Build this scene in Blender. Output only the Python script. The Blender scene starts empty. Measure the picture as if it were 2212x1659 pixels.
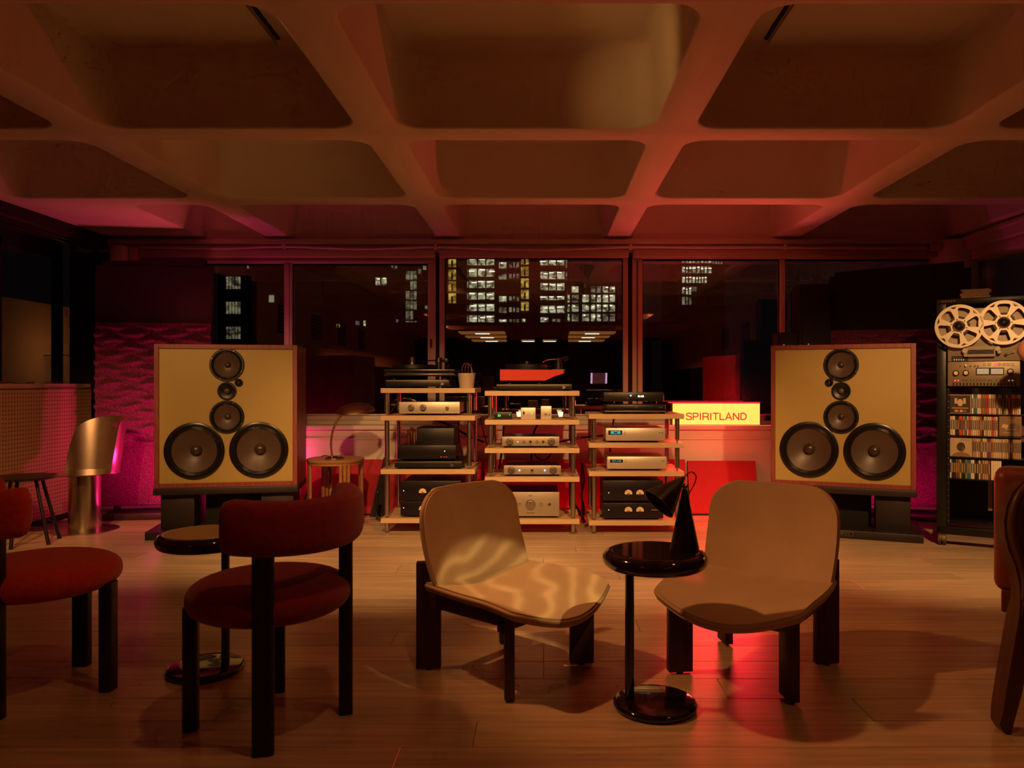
import bpy, bmesh, math, random
from mathutils import Matrix, Vector
random.seed(7)
PI = math.pi
SC = bpy.context.scene
COL = SC.collection

# ------------------------------------------------------------------ camera
FPX, CX, CY, HC = 1650.0, 1174.0, 829.5, 1.02      # focal length / principal point in 2212x1659 pixels, eye height
cam = bpy.data.cameras.new('camera')
cam.sensor_width = 36.0
cam.lens = FPX / 2212 * 36.0
cam.shift_x = -(CX - 1106) / 2212
cam.clip_start = 0.05
cam.clip_end = 400
cam.dof.use_dof = True
cam.dof.focus_distance = 4.9
cam.dof.aperture_fstop = 5.6
camo = bpy.data.objects.new('camera', cam)
COL.objects.link(camo)
camo.location = (0, 0, HC)
camo.rotation_euler = (PI / 2, 0, 0)
SC.camera = camo

# ------------------------------------------------------------------ colour management, sky
SC.view_settings.view_transform = 'Standard'
SC.view_settings.look = 'None'
SC.view_settings.gamma = 1.0
SC.view_settings.use_curve_mapping = False
SC.view_settings.exposure = 0.0
SC.cycles.use_denoising = True
SC.cycles.sample_clamp_indirect = 4.0
SC.cycles.max_bounces = 6
SC.cycles.diffuse_bounces = 4
SC.cycles.glossy_bounces = 3
SC.cycles.transmission_bounces = 2
SC.cycles.transparent_max_bounces = 10
SC.cycles.use_adaptive_sampling = True
SC.cycles.adaptive_threshold = 0.05
SC.cycles.adaptive_min_samples = 12
SC.cycles.caustics_reflective = False
SC.cycles.caustics_refractive = False
W = bpy.data.worlds.new('night_sky')
SC.world = W
W.use_nodes = True
W.node_tree.nodes['Background'].inputs[0].default_value = (0.010, 0.006, 0.008, 1)
W.node_tree.nodes['Background'].inputs[1].default_value = 0.25

# ------------------------------------------------------------------ lamps of the room
WARM = (1.0, 0.40, 0.085)
AMBER = (1.0, 0.46, 0.12)
RED = (1.0, 0.018, 0.03)
PINK = (1.0, 0.02, 0.22)
def spot(name, loc, target, power, size=95, blend=0.6, rad=0.05, color=WARM):
    l = bpy.data.lights.new(name, 'SPOT')
    l.energy = power; l.color = color; l.spot_size = math.radians(size); l.spot_blend = blend
    l.shadow_soft_size = rad
    o = bpy.data.objects.new(name, l); COL.objects.link(o)
    o.location = loc
    d = Vector(target) - Vector(loc)
    o.rotation_euler = d.to_track_quat('-Z', 'Y').to_euler()
    return o
def point(name, loc, power, color, rad=0.05):
    l = bpy.data.lights.new(name, 'POINT')
    l.energy = power; l.color = color; l.shadow_soft_size = rad
    o = bpy.data.objects.new(name, l); COL.objects.link(o)
    o.location = loc
    return o
def strip(name, loc, rot, sx, sy, power, color):
    l = bpy.data.lights.new(name, 'AREA')
    l.shape = 'RECTANGLE'; l.size = sx; l.size_y = sy; l.energy = power; l.color = color
    o = bpy.data.objects.new(name, l); COL.objects.link(o)
    o.location = loc; o.rotation_euler = rot
    return o
# ceiling spotlights: in the coffers above the seats, and on the rib in front of the racks
KEY = (1.0, 0.50, 0.175)
SEAT = (1.0, 0.36, 0.10)
spot('coffer_spotlight', (-0.10, 1.75, 2.50), (-1.5, 3.2, 0.0), 18, 80, 0.8, 0.05, SEAT)
spot('coffer_spotlight', (1.33, 1.75, 2.50), (0.2, 2.5, 0.0), 14, 95, 0.9, 0.05, SEAT)
spot('coffer_spotlight', (-1.50, 2.58, 2.54), (0.50, 2.75, 0.45), 130, 44, 0.7, 0.05, SEAT)
spot('rib_spotlight', (-2.2, 2.36, 2.20), (-2.3, 5.2, 0.30), 175, 54, 0.8, 0.05, KEY)
spot('rib_spotlight', (-0.78, 2.36, 2.20), (-0.8, 5.0, 0.10), 275, 58, 0.8, 0.05, KEY)
spot('rib_spotlight', (0.62, 2.36, 2.20), (0.4, 5.0, 0.10), 275, 58, 0.8, 0.05, KEY)
spot('rib_spotlight', (2.03, 2.36, 2.20), (2.3, 5.0, 0.15), 275, 58, 0.8, 0.05, KEY)
spot('rib_spotlight', (-2.75, 2.36, 2.20), (-3.4, 5.35, 0.5), 190, 34, 0.8, 0.05, SEAT)  # extra spot added to brighten the counter and metal chair
# added spot, streak texture imitates caustic light on the left cream chair
def caustic_streaks():
    o = spot('added_streak_spotlight', (1.33, 1.80, 2.45), (-0.02, 2.70, 0.36), 150, 13, 0.25, 0.012, (1.0, 0.60, 0.20))
    l = o.data; l.use_nodes = True; nt = l.node_tree; em = nt.nodes['Emission']
    tc = nt.nodes.new('ShaderNodeTexCoord'); mp = nt.nodes.new('ShaderNodeMapping'); mp.inputs['Scale'].default_value = (7, 12, 1); mp.inputs['Rotation'].default_value = (0, 0, 0.9)
    wv = nt.nodes.new('ShaderNodeTexWave'); wv.inputs['Scale'].default_value = 0.9; wv.inputs['Distortion'].default_value = 9.0; wv.inputs['Detail'].default_value = 2.0
    mr = nt.nodes.new('ShaderNodeMapRange'); mr.inputs['To Min'].default_value = 0.55; mr.inputs['To Max'].default_value = 1.35
    pw = nt.nodes.new('ShaderNodeMath'); pw.operation = 'POWER'; pw.inputs[1].default_value = 4.0
    nt.links.new(tc.outputs['Normal'], mp.inputs[0]); nt.links.new(mp.outputs[0], wv.inputs['Vector']); nt.links.new(wv.outputs['Fac'], pw.inputs[0])
    nt.links.new(pw.outputs[0], mr.inputs['Value']); nt.links.new(mr.outputs[0], em.inputs['Strength'])
caustic_streaks()
# small warm uplights grazing two of the coffers
spot('coffer_wash_light', (-0.45, 2.58, 2.34), (0.60, 3.45, 2.36), 14, 48, 0.9, 0.03, AMBER)
spot('coffer_wash_light', (-2.0, 3.92, 2.50), (-1.9, 5.04, 2.40), 2.0, 80, 0.9, 0.03, AMBER)
# coloured LED strips behind the loudspeakers and below the window ledge
strip('led_strip_left', (-2.55, 5.70, 0.10), (math.radians(150), 0, math.radians(25)), 0.8, 0.05, 7, PINK)
spot('led_spot_left', (-2.72, 5.46, 0.50), (-2.86, 5.86, 0.62), 16, 135, 0.7, 0.05, PINK)
point('led_lamp_left', (-2.76, 5.50, 0.45), 1.6, PINK)
point('led_lamp_ledge', (-1.98, 6.00, 0.45), 2.2, (1.0, 0.05, 0.20))
strip('led_strip_right', (2.55, 5.62, 0.10), (math.radians(150), 0, math.radians(-25)), 0.7, 0.05, 3.5, PINK)
point('led_lamp_right', (2.1, 5.72, 0.14), 1.6, PINK)
point('led_lamp_sign', (1.58, 6.27, 0.78), 4, RED, 0.04)
strip('led_strip_sign', (1.40, 6.125, 0.885), (math.radians(-60), 0, 0), 0.62, 0.03, 19, RED)
spot('led_uplight_left', (-2.45, 5.72, 1.32), (-3.0, 5.6, 2.24), 12, 110, 0.9, 0.05, (1.0, 0.11, 0.10))
spot('led_uplight_sign', (1.62, 6.00, 0.95), (1.1, 5.3, 2.24), 55, 95, 0.9, 0.05, (1.0, 0.08, 0.07))
point('led_lamp_rack', (1.38, 5.80, 0.60), 2.4, RED)
strip('led_strip_ledge', (0.4, 5.73, 0.05), (math.radians(105), 0, 0), 2.4, 0.04, 2.2, RED)
# lamps of the rear half of the room (seen only as reflections in the windows)
for _x, _y in ((-1.50, -0.9), (1.33, -0.9), (-1.50, -3.6), (1.33, -3.6), (-0.08, -6.2)):
    spot('rear_coffer_light', (_x, _y, 2.52), (_x * 1.9, _y - 0.2, 1.2), 85, 120, 0.9, 0.05, (1.0, 0.17, 0.045))
# warm lamp on the terrace beyond the left glazing
point('terrace_lamp', (-4.75, 7.9, 1.35), 1.5, (1.0, 0.28, 0.05), 0.05)

# ------------------------------------------------------------------ helpers
def at(px, py, Y):
    """point of the room seen at photograph pixel px,py at distance Y"""
    return Vector(((px - CX) / FPX * Y, Y, HC - (py - CY) / FPX * Y))
def fx(px, Y): return (px - CX) / FPX * Y
def fz(py, Y): return HC - (py - CY) / FPX * Y

MATS = {}
def mat(name, color, rough=0.5, metal=0.0, noise=0.0, nscale=8.0, bump=0.0, bscale=60.0, emit=None, estr=0.0,
        coat=0.0, spec=None, stretch=None, sheen=0.0, vary=0.0):
    if name in MATS: return MATS[name]
    m = bpy.data.materials.new(name); m.use_nodes = True
    nt = m.node_tree; b = nt.nodes['Principled BSDF']
    b.inputs['Base Color'].default_value = (*color, 1)
    b.inputs['Roughness'].default_value = rough
    b.inputs['Metallic'].default_value = metal
    if spec is not None: b.inputs['Specular IOR Level'].default_value = spec
    if coat: b.inputs['Coat Weight'].default_value = coat; b.inputs['Coat Roughness'].default_value = 0.05
    if sheen: b.inputs['Sheen Weight'].default_value = sheen; b.inputs['Sheen Roughness'].default_value = 0.5
    if emit is not None:
        b.inputs['Emission Color'].default_value = (*emit, 1)
        b.inputs['Emission Strength'].default_value = estr
    if noise or bump or vary:
        tc = nt.nodes.new('ShaderNodeTexCoord')
        mp = nt.nodes.new('ShaderNodeMapping')
        if stretch: mp.inputs['Scale'].default_value = stretch
        nt.links.new(tc.outputs['Object'], mp.inputs['Vector'])
    if noise:
        n = nt.nodes.new('ShaderNodeTexNoise'); n.inputs['Scale'].default_value = nscale; n.inputs['Detail'].default_value = 6
        nt.links.new(mp.outputs[0], n.inputs['Vector'])
        r = nt.nodes.new('ShaderNodeValToRGB')
        r.color_ramp.elements[0].position = 0.3; r.color_ramp.elements[1].position = 0.7
        lo = [max(0, c * (1 - noise)) for c in color]; hi = [min(1, c * (1 + noise)) for c in color]
        r.color_ramp.elements[0].color = (*lo, 1); r.color_ramp.elements[1].color = (*hi, 1)
        nt.links.new(n.outputs['Fac'], r.inputs['Fac'])
        out = r.outputs['Color']
        if vary:
            oi = nt.nodes.new('ShaderNodeObjectInfo')
            mr = nt.nodes.new('ShaderNodeMapRange'); mr.inputs['To Min'].default_value = 1 - vary; mr.inputs['To Max'].default_value = 1 + vary
            nt.links.new(oi.outputs['Random'], mr.inputs['Value'])
            h = nt.nodes.new('ShaderNodeHueSaturation')
            nt.links.new(mr.outputs[0], h.inputs['Value']); nt.links.new(out, h.inputs['Color'])
            out = h.outputs['Color']
            ad = nt.nodes.new('ShaderNodeVectorMath'); ad.operation = 'ADD'
            ml = nt.nodes.new('ShaderNodeMath'); ml.operation = 'MULTIPLY'; ml.inputs[1].default_value = 50
            nt.links.new(oi.outputs['Random'], ml.inputs[0])
            nt.links.new(mp.outputs[0], ad.inputs[0]); nt.links.new(ml.outputs[0], ad.inputs[1])
            nt.links.new(ad.outputs[0], n.inputs['Vector'])
        nt.links.new(out, b.inputs['Base Color'])
    if bump:
        n2 = nt.nodes.new('ShaderNodeTexNoise'); n2.inputs['Scale'].default_value = bscale; n2.inputs['Detail'].default_value = 4
        nt.links.new(mp.outputs[0], n2.inputs['Vector'])
        bp = nt.nodes.new('ShaderNodeBump'); bp.inputs['Strength'].default_value = bump; bp.inputs['Distance'].default_value = 0.01
        nt.links.new(n2.outputs['Fac'], bp.inputs['Height']); nt.links.new(bp.outputs[0], b.inputs['Normal'])
    MATS[name] = m
    return m
def emis(name, color, strength):
    if name in MATS: return MATS[name]
    m = bpy.data.materials.new(name); m.use_nodes = True
    nt = m.node_tree; b = nt.nodes['Principled BSDF']
    if name not in ('sign_glow', 'lamp_glow', 'lantern_glow'): m.cycles.emission_sampling = 'NONE'
    b.inputs['Base Color'].default_value = (*[c * 0.3 for c in color], 1)
    b.inputs['Emission Color'].default_value = (*color, 1); b.inputs['Emission Strength'].default_value = strength
    MATS[name] = m
    return m
def glass(name, ior=1.9, tint=(1, 1, 1)):
    if name in MATS: return MATS[name]
    m = bpy.data.materials.new(name); m.use_nodes = True
    nt = m.node_tree
    for n in list(nt.nodes): nt.nodes.remove(n)
    o = nt.nodes.new('ShaderNodeOutputMaterial'); mx = nt.nodes.new('ShaderNodeMixShader')
    f0 = ((ior - 1) / (ior + 1)) ** 2                  # Schlick on |cos| so both faces of a pane behave alike
    ge = nt.nodes.new('ShaderNodeNewGeometry'); dt = nt.nodes.new('ShaderNodeVectorMath'); dt.operation = 'DOT_PRODUCT'
    nt.links.new(ge.outputs['Incoming'], dt.inputs[0]); nt.links.new(ge.outputs['Normal'], dt.inputs[1])
    def mth(op, a, b=None, c=None):
        n = nt.nodes.new('ShaderNodeMath'); n.operation = op
        for q, v in enumerate((a, b, c)):
            if v is None: continue
            if isinstance(v, (int, float)): n.inputs[q].default_value = v
            else: nt.links.new(v, n.inputs[q])
        return n.outputs[0]
    fr = mth('MULTIPLY_ADD', mth('POWER', mth('SUBTRACT', 1.0, mth('ABSOLUTE', dt.outputs['Value'])), 5.0), 1 - f0, f0)
    t = nt.nodes.new('ShaderNodeBsdfTransparent'); t.inputs['Color'].default_value = (*tint, 1)
    g = nt.nodes.new('ShaderNodeBsdfGlossy'); g.inputs['Roughness'].default_value = 0.0
    nt.links.new(fr, mx.inputs[0]); nt.links.new(t.outputs[0], mx.inputs[1]); nt.links.new(g.outputs[0], mx.inputs[2])
    nt.links.new(mx.outputs[0], o.inputs['Surface'])
    MATS[name] = m
    return m

# --- bmesh shapes (all take a bmesh and add to it)
def nb(): return bmesh.new()
def bx(bm, x0, x1, y0, y1, z0, z1, bev=0.0, seg=2, M=None):
    r = bmesh.ops.create_cube(bm, size=1.0)
    vs = r['verts']
    for v in vs:
        v.co = Vector(((x0 + x1) / 2 + v.co.x * (x1 - x0), (y0 + y1) / 2 + v.co.y * (y1 - y0), (z0 + z1) / 2 + v.co.z * (z1 - z0)))
    if bev > 0:
        es = list({e for v in vs for e in v.link_edges})
        r2 = bmesh.ops.bevel(bm, geom=es, offset=bev, segments=seg, affect='EDGES', profile=0.5)
        vs = list({v for f in r2['faces'] for v in f.verts} | {v for v in vs if v.is_valid})
    if M is not None:
        for v in vs: v.co = M @ v.co
    return bm
def loft(bm, rings, closed=True, cap0=True, cap1=True):
    L = [[bm.verts.new(p) for p in r] for r in rings]
    n = len(L[0])
    for a, b in zip(L[:-1], L[1:]):
        for i in range(n if closed else n - 1):
            j = (i + 1) % n
            try: bm.faces.new((a[i], a[j], b[j], b[i]))
            except ValueError: pass
    if cap0: bm.faces.new(list(reversed(L[0])))
    if cap1: bm.faces.new(L[-1])
    return bm
def cyl(bm, p0, p1, r0, r1=None, n=20, cap=True):
    p0 = Vector(p0); p1 = Vector(p1); r1 = r0 if r1 is None else r1
    d = (p1 - p0).normalized()
    a = d.orthogonal().normalized(); b = d.cross(a)
    rg = lambda p, r: [p + r * (math.cos(2 * PI * i / n) * a + math.sin(2 * PI * i / n) * b) for i in range(n)]
    return loft(bm, [rg(p0, max(r0, 1e-5)), rg(p1, max(r1, 1e-5))], True, cap, cap)
def lathe(bm, prof, n=32, M=None):
    """prof: (r,z) from bottom axis to top axis"""
    M = M or Matrix.Identity(4)
    rings = [[M @ Vector((max(r, 1e-5) * math.cos(2 * PI * i / n), max(r, 1e-5) * math.sin(2 * PI * i / n), z)) for i in range(n)] for r, z in prof]
    a, z = prof[0][0] > 1e-4, prof[-1][0] > 1e-4
    if a and z: return ring_loft(bm, rings)
    return loft(bm, rings, True, not a, not z)
def ring_loft(bm, rings):
    """closed ring: the last profile point joins the first"""
    L = [[bm.verts.new(p) for p in r] for r in rings]; n = len(L[0])
    for k in range(len(L)):
        A, B = L[k], L[(k + 1) % len(L)]
        for i in range(n): bm.faces.new((A[i], A[(i + 1) % n], B[(i + 1) % n], B[i]))
    return bm
def tube(bm, pts, r, n=8, sub=6):
    P = [Vector(p) for p in pts]
    if sub > 1 and len(P) > 2:                        # Catmull-Rom
        Q = []
        for i in range(len(P) - 1):
            p0 = P[max(i - 1, 0)]; p1 = P[i]; p2 = P[i + 1]; p3 = P[min(i + 2, len(P) - 1)]
            for k in range(sub):
                t = k / sub
                Q.append(0.5 * ((2 * p1) + (p2 - p0) * t + (2 * p0 - 5 * p1 + 4 * p2 - p3) * t * t + (3 * p1 - p0 - 3 * p2 + p3) * t ** 3))
        Q.append(P[-1]); P = Q
    rings = []; a = None
    for i, p in enumerate(P):
        d = (P[min(i + 1, len(P) - 1)] - P[max(i - 1, 0)]).normalized()
        if a is None: a = d.orthogonal().normalized()
        else: a = (a - d * a.dot(d)).normalized()
        b = d.cross(a)
        rr = r[i] if isinstance(r, (list, tuple)) else r
        rings.append([p + rr * (math.cos(2 * PI * k / n) * a + math.sin(2 * PI * k / n) * b) for k in range(n)])
    return loft(bm, rings)
def rrect(hx, hy, r, k=4):
    pts = []
    for cx_, cy_, a0 in ((hx - r, hy - r, 0), (-hx + r, hy - r, PI / 2), (-hx + r, -hy + r, PI), (hx - r, -hy + r, 1.5 * PI)):
        for i in range(k + 1):
            a = a0 + PI / 2 * i / k
            pts.append((cx_ + r * math.cos(a), cy_ + r * math.sin(a)))
    return pts

# --- objects
FR = {}                                               # frame (Matrix) of each thing, so that parts can be shaped in room coordinates
def link(o):
    COL.objects.link(o); return o
def mesh_of(bm, name, m, smooth):
    bmesh.ops.recalc_face_normals(bm, faces=bm.faces)
    me = bpy.data.meshes.new(name); bm.to_mesh(me); bm.free()
    if m is not None: me.materials.append(m)
    if smooth:
        for p in me.polygons: p.use_smooth = True
        if smooth is not True:
            try: me.set_sharp_from_angle(angle=math.radians(smooth))
            except Exception: pass
    return me
def thing(name, label, cat, loc=(0, 0, 0), rz=0.0, group=None, kind=None):
    o = link(bpy.data.objects.new(name, None))
    o.empty_display_size = 0.1
    o.location = loc; o.rotation_euler = (0, 0, rz)
    if label: o['label'] = label
    if cat: o['category'] = cat
    if group: o['group'] = group
    if kind: o['kind'] = kind
    FR[o] = Matrix.Translation(Vector(loc)) @ Matrix.Rotation(rz, 4, 'Z')
    return o
def part(name, bm, m, parent, smooth=30, label=None, world=False):
    """a mesh under its thing (or part); world=True: the bmesh is in room coordinates"""
    if world:
        bmesh.ops.transform(bm, matrix=FR[parent].inverted(), verts=bm.verts)
    o = link(bpy.data.objects.new(name, mesh_of(bm, name, m, smooth)))
    o.parent = parent
    FR[o] = FR[parent]
    if label: o['label'] = label
    return o
def solo(name, bm, m, label, cat, loc=None, smooth=30, group=None, kind=None, rz=0.0):
    """a thing that is one mesh; bm in room coordinates, origin moved to loc"""
    if loc is not None:
        bmesh.ops.transform(bm, matrix=(Matrix.Translation(Vector(loc)) @ Matrix.Rotation(rz, 4, 'Z')).inverted(), verts=bm.verts)
    o = link(bpy.data.objects.new(name, mesh_of(bm, name, m, smooth)))
    if loc is not None: o.location = loc; o.rotation_euler = (0, 0, rz)
    FR[o] = Matrix.Translation(Vector(loc or (0, 0, 0))) @ Matrix.Rotation(rz, 4, 'Z')
    if label: o['label'] = label
    if cat: o['category'] = cat
    if group: o['group'] = group
    if kind: o['kind'] = kind
    return o
def struct(name, bm, m, smooth=30): return solo(name, bm, m, None, None, None, smooth, None, 'structure')
def inst(name, me, parent, loc=(0, 0, 0), rz=0.0):
    o = link(bpy.data.objects.new(name, me)); o.parent = parent; o.location = loc; o.rotation_euler = (0, 0, rz)
    FR[o] = FR[parent] @ Matrix.Translation(Vector(loc)) @ Matrix.Rotation(rz, 4, 'Z')
    return o
def text_part(body, size, m, parent, loc, rot, name='lettering', depth=0.0008, align='CENTER', space=1.0):
    cu = bpy.data.curves.new(name, 'FONT'); cu.body = body; cu.size = size; cu.extrude = depth
    cu.align_x = align; cu.align_y = 'CENTER'; cu.space_character = space
    tmp = bpy.data.objects.new('tmp', cu); COL.objects.link(tmp)
    bpy.context.view_layer.update()
    me = bpy.data.meshes.new_from_object(tmp.evaluated_get(bpy.context.evaluated_depsgraph_get()))
    bpy.data.objects.remove(tmp)
    me.materials.clear(); me.materials.append(m)
    o = link(bpy.data.objects.new(name, me)); o.parent = parent; o.location = loc; o.rotation_euler = rot
    return o

def _arc(cx_, cy_, rx, ry, a0, a1, n=10): return [(cx_ + rx * math.cos(math.radians(a0 + (a1 - a0) * i / n)), cy_ + ry * math.sin(math.radians(a0 + (a1 - a0) * i / n))) for i in range(n + 1)]
GLY = {'S': (0.86, [[(0.79, 0.72), (0.75, 0.86), (0.62, 0.94), (0.44, 0.95), (0.25, 0.90), (0.15, 0.77), (0.20, 0.63), (0.36, 0.55), (0.56, 0.49), (0.74, 0.41), (0.80, 0.26), (0.72, 0.12), (0.55, 0.05), (0.38, 0.05), (0.20, 0.11), (0.12, 0.28)]]),
       'P': (0.84, [[(0.14, 0), (0.14, 1)], [(0.14, 0.94), (0.50, 0.94)] + _arc(0.52, 0.70, 0.25, 0.24, 90, -90) + [(0.14, 0.46)]]),
       'I': (0.40, [[(0.20, 0), (0.20, 1)]]),
       'R': (0.92, [[(0.14, 0), (0.14, 1)], [(0.14, 0.94), (0.54, 0.94)] + _arc(0.56, 0.70, 0.25, 0.24, 90, -90) + [(0.14, 0.46)], [(0.58, 0.46), (0.74, 0.36), (0.78, 0.2), (0.82, 0)]]),
       'T': (0.82, [[(0.03, 0.94), (0.79, 0.94)], [(0.41, 0), (0.41, 0.94)]]),
       'L': (0.76, [[(0.14, 1), (0.14, 0.06), (0.72, 0.06)]]),
       'A': (0.92, [[(0.07, 0), (0.46, 0.98), (0.85, 0)], [(0.19, 0.32), (0.73, 0.32)]]),
       'N': (0.96, [[(0.14, 0), (0.14, 1)], [(0.14, 0.96), (0.82, 0.04)], [(0.82, 0), (0.82, 1)]]),
       'D': (0.94, [[(0.14, 0), (0.14, 1)], [(0.14, 0.94), (0.42, 0.94)] + _arc(0.42, 0.50, 0.38, 0.44, 90, -90, 14) + [(0.14, 0.06)]])}
def stroke_text(body, cap, width, m, parent, loc, name='letter', thick=0.0012):
    """upright sans capitals built as flat strokes, each letter a part; centred on loc, facing -y"""
    adv = sum(GLY[c][0] for c in body); k = width / (adv * cap); x = -width / 2
    for c in body:
        w, strokes = GLY[c]; b = nb(); hw = 0.078 * cap
        for n_, st in enumerate(strokes):
            P = [Vector((px * cap * k, 0, pz * cap)) for px, pz in st]
            L, Rr = [], []
            for i, p in enumerate(P):
                d0 = (P[i] - P[i - 1]).normalized() if i else (P[1] - P[0]).normalized()
                d1 = (P[i + 1] - P[i]).normalized() if i < len(P) - 1 else d0
                t = (d0 + d1).normalized(); nn = Vector((-t.z, 0, t.x)); sc = 1 / max(0.5, abs(t.dot(d0)))
                L.append(p + nn * hw * sc); Rr.append(p - nn * hw * sc)
            yo = -0.0001 * n_
            loft(b, [[a + Vector((0, yo, 0)), c_ + Vector((0, yo, 0)), c_ + Vector((0, thick, 0)), a + Vector((0, thick, 0))] for a, c_ in zip(L, Rr)])
        o = part(name, b, m, parent, False); o.location = Vector(loc) + Vector((x, 0, -cap / 2)); x += w * cap * k

# ------------------------------------------------------------------ materials
M_PLASTER = mat('painted_plaster', (0.62, 0.55, 0.48), 0.75, noise=0.05, nscale=3, bump=0.05, bscale=40)
M_CEIL = mat('ceiling_paint', (0.60, 0.53, 0.46), 0.7, noise=0.05, nscale=2)
M_PLANK = mat('pale_oak', (0.52, 0.39, 0.26), 0.30, noise=0.22, nscale=5, bump=0.03, bscale=30, stretch=(0.5, 9, 9), vary=0.10)
M_JOINT = mat('floor_joint', (0.10, 0.065, 0.04), 0.8)
M_FRAME = mat('window_frame_paint', (0.60, 0.52, 0.46), 0.45)
M_BLACK = mat('black_satin', (0.008, 0.007, 0.008), 0.4)
M_BLACKM = mat('black_matt', (0.006, 0.005, 0.006), 0.8)
M_GLASS = glass('window_glass', 2.4)
M_BLIND = mat('blind_fabric', (0.45, 0.36, 0.30), 0.7)
M_BLOCK = mat('birch_ply', (0.62, 0.43, 0.25), 0.4, noise=0.12, nscale=10, stretch=(1, 6, 14))
M_CHROME = mat('satin_steel', (0.55, 0.50, 0.45), 0.28, 1.0)
M_SILVER = mat('champagne_aluminium', (0.66, 0.60, 0.50), 0.42, 0.55)
M_BRONZE = mat('bronze_aluminium', (0.40, 0.34, 0.27), 0.42, 0.5)
M_CREAM = mat('cream_leather', (0.60, 0.47, 0.32), 0.55, noise=0.06, nscale=9, bump=0.06, bscale=180)
M_PIPING = mat('leather_piping', (0.45, 0.33, 0.21), 0.5)
M_DWOOD = mat('dark_stained_wood', (0.055, 0.024, 0.020), 0.42, noise=0.3, nscale=6, stretch=(8, 8, 1))
M_REDFAB = mat('red_wool', (0.62, 0.040, 0.028), 0.95, noise=0.15, nscale=60, bump=0.25, bscale=400, sheen=0.3)
M_WINEFAB = mat('wine_red_wool', (0.25, 0.009, 0.040), 0.95, noise=0.15, nscale=60, bump=0.25, bscale=400, sheen=0.3)
M_GLOSSB = mat('black_lacquer', (0.010, 0.006, 0.006), 0.08, coat=0.6)
M_BRASS = mat('aged_brass', (0.55, 0.40, 0.20), 0.3, 1.0)
M_CARPET = mat('dark_carpet', (0.015, 0.007, 0.010), 0.95, noise=0.8, nscale=160, bump=0.8, bscale=220)
M_FOAM = mat('acoustic_foam', (0.17, 0.025, 0.075), 0.95, noise=0.8, nscale=120, bump=1.0, bscale=200)
M_REDBOARD = mat('red_felt', (0.36, 0.008, 0.022), 0.8, noise=0.06, nscale=20)
M_YELLOW = mat('mustard_baffle', (0.42, 0.31, 0.10), 0.5, noise=0.02, nscale=4)
M_MAHOG = mat('mahogany_veneer', (0.24, 0.055, 0.045), 0.42, noise=0.25, nscale=8, stretch=(8, 8, 1))
M_RUBBER = mat('rubber_surround', (0.010, 0.008, 0.008), 0.25)
M_CONE = mat('paper_cone', (0.085, 0.055, 0.042), 0.42)
M_CAP = mat('dust_cap_dark', (0.045, 0.028, 0.022), 0.28)
M_LEATHER = mat('brown_leather', (0.24, 0.055, 0.030), 0.4, noise=0.15, nscale=14, bump=0.1, bscale=60)
M_WALNUT = mat('walnut', (0.10, 0.045, 0.022), 0.4, noise=0.25, nscale=6, stretch=(6, 6, 1))

# ================================================================== THE ROOM
YW, ZC = 6.40, 2.24                                   # window wall, underside of the ceiling ribs
XL, XR = -3.60, 3.60
YB = -8.5
# ---- floor: a base with every plank laid on it
fl = struct('floor', bx(nb(), -6.0, 4.2, YB, YW, -0.08, -0.006), M_JOINT)
PW = 0.166
PLK = {}
def plank_mesh(L):
    key = round(L, 2)
    if key not in PLK:
        PLK[key] = mesh_of(bx(nb(), -L / 2, L / 2, -PW / 2 + 0.0010, PW / 2 - 0.0010, -0.006, 0.0, 0.0012, 1), 'plank', M_PLANK, False)
    return PLK[key]
rows = int((6.13 - 1.15) / PW)
for i in range(rows):
    yc = 6.13 - PW * (i + 0.5)
    x = -4.0 - random.choice((0.0, 0.4, 0.8, 1.2, 1.6))
    while x < 3.62:
        L = random.choice((1.8, 2.0, 2.2))
        inst('plank', plank_mesh(L - 0.0015), fl, (x + L / 2, yc, 0))
        x += L
# floor behind the camera: the same boards, too far away to matter, as one sheet
part('plank_field', bx(nb(), -4.2, 4.2, YB, 6.13 - PW * rows, -0.006, 0.0), M_PLANK, fl)

# ---- ceiling: waffle slab, one coffer cell per bay
PX_, PY_ = 1.4125, 1.3725
OX, OY = 0.61, 0.60                                   # half opening
CX0, CY0 = -0.085, 3.055
DEP = 0.40
def coffer_mesh(hx, hy, ox0, ox1, oy, depth, k=6, r=0.12, name='coffer'):
    bm = nb()
    cxm = (ox0 + ox1) / 2; hox = (ox1 - ox0) / 2
    base = rrect(hox, oy, r, k)
    outer = []
    n = k + 1
    for q in range(4):
        for i in range(n):
            x, y = base[q * n + i]
            sx = 1 if q in (0, 3) else -1; sy = 1 if q in (0, 1) else -1
            first_is_x = q in (0, 2)                   # quadrants 0,2 start on the x side
            h = i - k / 2
            if h == 0: p = (sx * hx, sy * hy)
            elif (h < 0) == first_is_x: p = (sx * hx, y)
            else: p = (x + cxm, sy * hy)
            outer.append(p)
    def ring(d, z): 
        b = rrect(hox - d, oy - d, max(r - d * 0.5, 0.03), k)
        return [Vector((x + cxm, y, z)) for x, y in b]
    rings = [[Vector((x, y, 0)) for x, y in outer], ring(-0.006, 0.0), ring(0.0, 0.004), ring(0.003, 0.012)]
    rings += [ring(0.016, depth - 0.05)]
    for j in range(1, 5):
        a = PI / 2 * j / 4
        rings.append(ring(0.016 + 0.05 * (1 - math.cos(a)), depth - 0.05 + 0.05 * math.sin(a)))
    loft(bm, rings, True, False, True)
    return mesh_of(bm, name, M_CEIL, 40)
ce = struct('ceiling', bx(nb(), -4.3, 4.2, YB, 6.6, 2.70, 2.80), M_CEIL)
CM = coffer_mesh(PX_ / 2, PY_ / 2, -OX, OX, OY, DEP)
CMW = coffer_mesh(PX_ / 2, PY_ / 2, OX - 0.53, OX, OY, DEP)
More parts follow.
